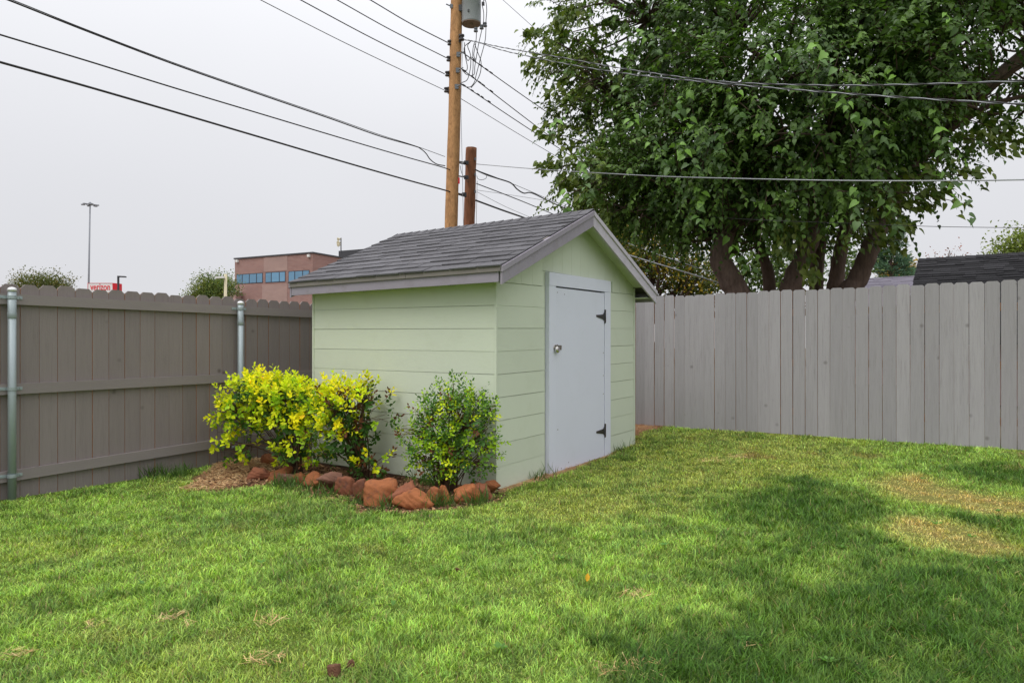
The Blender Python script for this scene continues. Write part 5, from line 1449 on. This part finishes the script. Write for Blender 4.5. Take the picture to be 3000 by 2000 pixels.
# upper four conductors, left of the tall pole then on its far side
upl = [("top", [(850, 0), (740, -62), (1028, 98)], 0.011), ("second", [(774, 0), (660, -62), (1025, 133)], 0.010), ("third", [(690, 0), (560, -70), (1021, 170)], 0.010), ("lowest thin", [(598, 0), (470, -68), (1020, 207)], 0.007)]
for nm, ((x0, y0), (xm, ym), (x1, y1)), r in upl:
    wire("power_line", f"{nm} of the four conductors left of the tall pole's insulators", "wire", [alley(xm * D_, ym * D_), alley(x0 * D_, y0 * D_), alley((x0 + x1) / 2 * D_, ((y0 + y1) / 2 + 3.5) * D_), alley(x1 * D_, y1 * D_)], r, M['wire_black'], gl)
for nm, a, b, r in (("top", (1352, 152), (1760, 436), 0.011), ("second", (1350, 200), (1800, 540), 0.011), ("third", (1348, 243), (1760, 512), 0.011), ("lowest thin", (1348, 288), (1780, 545), 0.007)):
    mid = ((a[0] + b[0]) / 2, (a[1] + b[1]) / 2 + 3)
    wire("power_line", f"{nm} of the four conductors running from the tall pole down to the tree", "wire", [alley(*a), alley(*mid), alley(*b)], r, M['wire_black'], gl)
    if nm != "lowest thin":
        pass
# lower communication cables
c1 = [(-60, -28), (18, 0), (200, 72), (400, 148), (600, 218), (760, 273), (870, 312), (950, 335)]
wire("telephone_cable", "highest of the three black communication cables at the left, splitting off a slack loop", "cable", dpt(c1 + [(965, 341), (978, 352), (988, 366), (1003, 377), (1022, 381)]), 0.011, M['wire_black'], gl)
wire("messenger_wire", "thin steel strand above the highest communication cable", "wire", dpt([(-60, -31), (30, 1), (200, 69), (400, 145), (600, 215), (760, 270), (870, 309), (950, 334), (1022, 360)]), 0.006, M['wire_black'], gl)
wire("telephone_cable", "middle of the three black communication cables at the left", "cable", dpt([(-60, 60), (0, 80), (200, 140), (400, 202), (600, 262), (800, 322), (930, 360), (1022, 386), (1048, 398)]), 0.011, M['wire_black'], gl)
wire("telephone_cable", "lowest and thickest black communication cable at the left", "cable", dpt([(-60, 126), (0, 143), (200, 199), (400, 257), (600, 316), (800, 375), (930, 412), (1022, 437), (1070, 452)]), 0.0155, M['wire_black'], gl)
dq = lambda l: [alley(x, y, 0.3) for x, y in l]
wire("telephone_cable", "black cable with a drip loop running right from the old pole top", "cable", dq([(1392, 497), (1425, 512), (1455, 522), (1490, 533), (1503, 541), (1515, 554), (1535, 566), (1560, 566), (1620, 595), (1700, 628), (1800, 672)]), 0.016, M['wire_black'], gl)
wire("messenger_wire", "thin strand above the drip loop right of the old pole", "wire", dq([(1392, 497), (1480, 530), (1560, 563), (1640, 598), (1700, 622)]), 0.006, M['wire_black'], gl)
wire("telephone_cable", "middle black cable running right from the old pole behind the shed roof", "cable", dq([(1396, 538), (1480, 570), (1560, 602), (1640, 636), (1760, 690)]), 0.011, M['wire_black'], gl)
wire("telephone_cable", "lowest thick black cable running right from the old pole behind the shed roof", "cable", dq([(1394, 587), (1470, 615), (1555, 645), (1640, 680), (1760, 728)]), 0.020, M['wire_black'], gl)
wire("telephone_cable", "short black cable span linking the tall pole and the old pole", "cable", [at(1342, 477, YP), at(1368, 482, YP + 0.5)], 0.016, M['wire_black'], gl)
wire("drop_wire", "very thin wire falling right from the middle of the old pole", "wire", dq([(1397, 562), (1480, 605), (1560, 640), (1640, 680)]), 0.005, M['wire_grey'], gl)
wire("drop_wire", "hair-thin wire going nearly level right of the old pole", "wire", dq([(1397, 557), (1500, 572), (1600, 588), (1700, 606)]), 0.005, M['wire_grey'], gl)
wire("drop_wire", "small slack wire loop on the right side of the old pole", "wire", [at(x, y, YP + 0.4) for x, y in ((1397, 515), (1400, 524), (1412, 527), (1424, 522), (1426, 512))], 0.006, M['wire_black'], gl)
wire("drop_wire", "slack wire loop hanging between the two poles", "wire", [at(x, y, YP + 0.25) for x, y in ((1348, 485), (1352, 505), (1360, 520), (1372, 535))], 0.006, M['wire_black'], gl)
# wires crossing to the right
wire("service_wire", "grey wavy service wire crossing in front of the tree at mid height", "wire", [at(1396, 481, YP + 0.4), at(1580, 496, 12.4), at(1900, 515, 9.9), at(2150, 523, 8.7), at(2450, 529, 7.8), at(2750, 530, 7.1), at(3050, 526, 6.6)], 0.0075, M['wire_grey'], gl, 14)
wire("service_wire", "thin dark wire low across the tree trunks and the right sky", "wire", [at(1930, 626, 12.5), at(2200, 643, 9.6), at(2500, 655, 9.2), at(2750, 664, 9.0), at(3050, 668, 8.8)], 0.004, M['wire_black'], gl)
wire("service_wire", "pale wire descending right of the shed gable to the tree trunk", "wire", [at(1760, 716, 17), at(1839, 746, 16.5), at(1980, 789, 15.5), at(2150, 842, 14.5)], 0.014, M['wire_grey'], gl)
wire("service_wire", "upper pale wire behind the shed gable under the foliage", "wire", [at(1760, 682, 17), at(1803, 699, 16.5), at(1900, 735, 16), at(2009, 773, 15), at(2120, 808, 14.5)], 0.009, M['wire_grey'], gl)
wire("power_line", "thin wire falling from the top edge into the tree's left tips", "wire", [at(1440, -30, 17), at(1473, 0, 17), at(1580, 96, 17.5), at(1680, 186, 18)], 0.006, M['wire_black'], gl)
wire("power_line", "short thin wire at the top edge beside the tree crown", "wire", [at(1660, -25, 17), at(1677, 0, 17), at(1740, 66, 17.2), at(1800, 125, 17.5)], 0.007, M['wire_black'], gl)
# twisted service cables
def twisted(label, pts, r, pitch):
    sp = spline(pts, 40)
    th = thing("service_cable", sp[0], label, "cable", gl)
    L_ = np.concatenate([[0], np.cumsum([np.linalg.norm(sp[i + 1] - sp[i]) for i in range(len(sp) - 1)])])
    out = {0: [], 1: []}
    for i, p in enumerate(sp):
        t_ = sp[min(i + 1, len(sp) - 1)] - sp[max(i - 1, 0)]; t_ /= np.linalg.norm(t_)
        a = np.cross(t_, [0, 0, 1.0]); a /= np.linalg.norm(a); b = np.cross(t_, a)
        ph = 2 * math.pi * L_[i] / pitch
        for k in (0, 1): out[k].append(p + r * 0.9 * (a * math.cos(ph + k * math.pi) + b * math.sin(ph + k * math.pi)))
    put("insulated_wire", *tubevf(out[0], r * 1.1, 6), M['wire_black'], th, True)
    put("bare_wire", *tubevf(out[1], r * 0.8, 6), M['wire_grey'], th, True)
pin = at(1360, 117, YP - 0.15)
def straightish(p0, p1, pxs, rows):
    """points at the given photo pixels whose distance runs evenly between two ends"""
    out = []
    for x, y in zip(pxs, rows):
        k = (x - p0[0]) / (p1[0] - p0[0]); out.append(at(x, y, 1.0 / (1 / p0[1] + (1 / p1[1] - 1 / p0[1]) * k)))
    return out
twisted("upper twisted service cable from the pole across the tree", [pin] + straightish((1360, 14.6), (3060, 5.9), (1400, 1480, 1650, 1850, 2100, 2400, 2700, 3060), (124, 141, 170, 205, 238, 250, 247, 235)), 0.0055, 0.45)
twisted("lower twisted service cable from the pole across the tree", [pin] + straightish((1360, 14.6), (3060, 5.7), (1395, 1480, 1650, 1850, 2150, 2500, 2800, 3060), (123, 150, 186, 218, 248, 276, 295, 308)), 0.0055, 0.45)
# jumpers between transformer and line wires
jl = ["jumper wire from the lowest bushing, kinked against the top right conductor", "jumper wire from the middle bushing, curving down to the second right conductor", "jumper wire from the outer bushing, longest loop down to the third right conductor",
      "jumper wire from the twisted cables, bending back to the third bolt on the pole", "nearly straight jumper wire hanging between the twisted cables and the second conductor", "jumper wire nearest to the pole shaft, ending at the second bolt", "jumper wire bulging out furthest right below the twisted cables",
      "jumper wire arching over the outer bushing beside the transformer tank", "jumper wire running straight down the transformer tank side to the middle bushing"]
jum = [[(1396, 92), (1394, 125), (1388, 160), (1392, 175), (1380, 168), (1372, 178), (1367, 172), (1362, 150), (1361, 125)],
       [(1412, 86), (1402, 130), (1396, 165), (1391, 195), (1390, 215), (1383, 222), (1366, 218), (1353, 204)],
       [(1424, 76), (1421, 120), (1408, 170), (1395, 220), (1390, 240), (1378, 255), (1360, 253), (1348, 244)],
       [(1379, 122), (1370, 135), (1378, 160), (1379, 190), (1375, 215), (1368, 235), (1352, 243)],
       [(1390, 124), (1385, 150), (1386, 190), (1384, 222)],
       [(1378, 122), (1360, 140), (1364, 170), (1369, 195), (1366, 207), (1352, 203)],
       [(1391, 130), (1400, 155), (1409, 180), (1408, 210), (1398, 235), (1380, 258)],
       [(1414, 12), (1417, 2), (1423, 4), (1426, 30), (1424, 60), (1424, 76)], [(1413, 16), (1417, 40), (1416, 66), (1412, 84)]]
for i, j in enumerate(jum):
    o = wire("jumper_wire", jl[i], "wire", [at(x, y, YP - 0.32 - 0.03 * i) for x, y in j], 0.0085, M['wire_black'], "jumper wires", 6, 5)
# clamps along the conductors count as parts of the jumpers' line: small splice sleeves on the pole
for a, b, ks in (((1352, 152), (1685, 388), (0.1, 0.16, 0.21, 0.25)), ((1350, 200), (1694, 460), (0.02, 0.09, 0.15, 0.18, 0.25)), ((1348, 243), (1640, 432), (0.03, 0.11, 0.17, 0.21, 0.28))):
    for k in ks:
        p0, p1 = alley(a[0] + (b[0] - a[0]) * k, a[1] + (b[1] - a[1]) * k), alley(a[0] + (b[0] - a[0]) * (k + 0.022), a[1] + (b[1] - a[1]) * (k + 0.022))
        put("splice_sleeve", *tubevf([p0, p1], 0.019, 6), M['wire_black'], tall)

# ================================================================ small things
we = thing("wire_edging", gpx(860, 1372), "thin wire mesh edging standing behind the left shrub", "wire fence")
w0, w1 = np.array([-3.05, 7.25, 0.0]), np.array([-2.35, 7.6, 0.0])
mb = MB()
for k in range(13):
    p = w0 + (w1 - w0) * k / 12; z = float(terrain(p[0], p[1])); mb.tube([p + np.array([0, 0, z - 0.03]), p + np.array([0, 0, z + 0.60])], 0.0016, 4)
for k in range(9):
    z = 0.03 + 0.07 * k; mb.tube([w0 + np.array([0, 0, z]), w1 + np.array([0, 0, z + 0.02])], 0.0014, 4)
mb.build("mesh_panel", M['black_iron'], we)
g = gpx(1719, 1731)
fl = put("fallen_leaf", scatter(LEAF_S, LEAF_ST, np.array([[g[0], g[1], g[2] + 0.05]]), np.array([[0.2, 0.3, 1.0]]), np.array([[0.3, -1.0, 0.2]]), [0.045], np.zeros((1, 3)))[0], [tuple(q) for q in LEAF_ST], M['yellow_leaf'])
tag(fl, "single bright yellow fallen leaf standing in the lawn", "leaf")
for (x, y, s_, lab) in ((977, 1985, 0.055, "larger dark brown clod lying in the grass at the front edge"), (1027, 1957, 0.035, "smaller brown clod just above the larger one in the grass"), (1342, 1676, 0.03, "tiny dark clod in the lawn centre")):
    g = gpx(x, y); o = link("dirt_clod", rock_mesh(int(x), (s_, s_ * 0.8, s_ * 0.9), M['clod']), None, (g[0], g[1], g[2] + s_ * 0.55)); tag(o, lab, "clod", "clods in the lawn")
# weeds at the foot of the walls and round the stones
V_, F_, T_ = [], [], []; nv = 0
wsp = [(S(0.55 + 0.02 * i, -0.05, 0), 14, 0.10) for i in range(3)] + [(S(0.80, -0.06, 0), 10, 0.13), (S(2.30, -0.06, 0.05), 14, 0.10), (S(2.42, -0.05, 0.05), 12, 0.14), (S(2.78, -0.05, 0.06), 10, 0.12)]
for x, y in ((720, 1130), (690, 1118), (750, 1140), (660, 1128), (640, 1120), (830, 1160), (880, 1172), (985, 1165), (1000, 1160), (1030, 1162), (1085, 1160), (1110, 1155), (960, 1100), (975, 1110), (940, 1095), (990, 1115), (1010, 1118), (905, 1085), (880, 1080), (395, 1098), (370, 1098), (410, 1095), (345, 1095), (430, 1092)):
    wsp.append((gpx(x * D_, y * D_), 34, 0.14))
for p, n, h in wsp:
    n = int(n * 1.4)
    x, y = p[0] + rng.normal(0, 0.05, n), p[1] + rng.normal(0, 0.04, n)
    pos = np.stack([x, y, terrain(x, y) - 0.005], 1)
    ax = np.stack([rng.normal(0, 0.45, n), rng.normal(0, 0.45, n), np.ones(n)], 1)
    c = np.array([0.075, 0.14, 0.03])[None] * rng.uniform(0.6, 1.6, (n, 1))
    v, f, t_ = scatter([(0, -0.022, 0), (0, 0.022, 0), (0.55, 0.02, 0.02), (0.55, -0.02, 0.02), (1.0, 0, 0.16)], [(0, 1, 2), (0, 2, 3), (3, 2, 4)], pos, ax, rng.normal(0, 1, (n, 3)), h * rng.uniform(0.5, 1.3, n), c)
    V_.append(v); F_.append(f + nv); T_.append(t_); nv += len(v)
for x, y in ((1935, 1265), (2300, 1300), (2230, 1240), (1840, 1190), (2150, 1210), (1290, 1290), (1420, 1420), (600, 1300), (330, 1350), (900, 1400), (1150, 1500), (1700, 1480), (1900, 1530), (2200, 1480), (1520, 1260), (760, 1230), (2290, 1180), (2120, 1105)):
    g = gpx(x * D_, y * D_); n = 9
    an = rng.random(n) * 6.283
    ax = np.stack([np.cos(an), np.sin(an), 0.5 * np.ones(n)], 1)
    pos = np.tile(g, (n, 1)) + ax * 0.012 * rng.random((n, 1)) + np.array([0, 0, 0.02])
    v, f, t_ = scatter(LEAF_S, LEAF_ST, pos, ax, np.tile([0, 0, 1.0], (n, 1)) + rng.normal(0, 0.2, (n, 3)), rng.uniform(0.02, 0.035, n), np.array([0.11, 0.24, 0.04])[None] * rng.uniform(0.8, 1.4, (n, 1)))
    V_.append(v); F_.append(f + nv); T_.append(t_); nv += len(v)
tag(link("weeds", make_mesh("weeds", np.concatenate(V_), np.concatenate(F_), M['blade'], False, np.concatenate(T_))), "taller grass and weeds round the bed stones and wall foot", "weeds", kind='stuff')
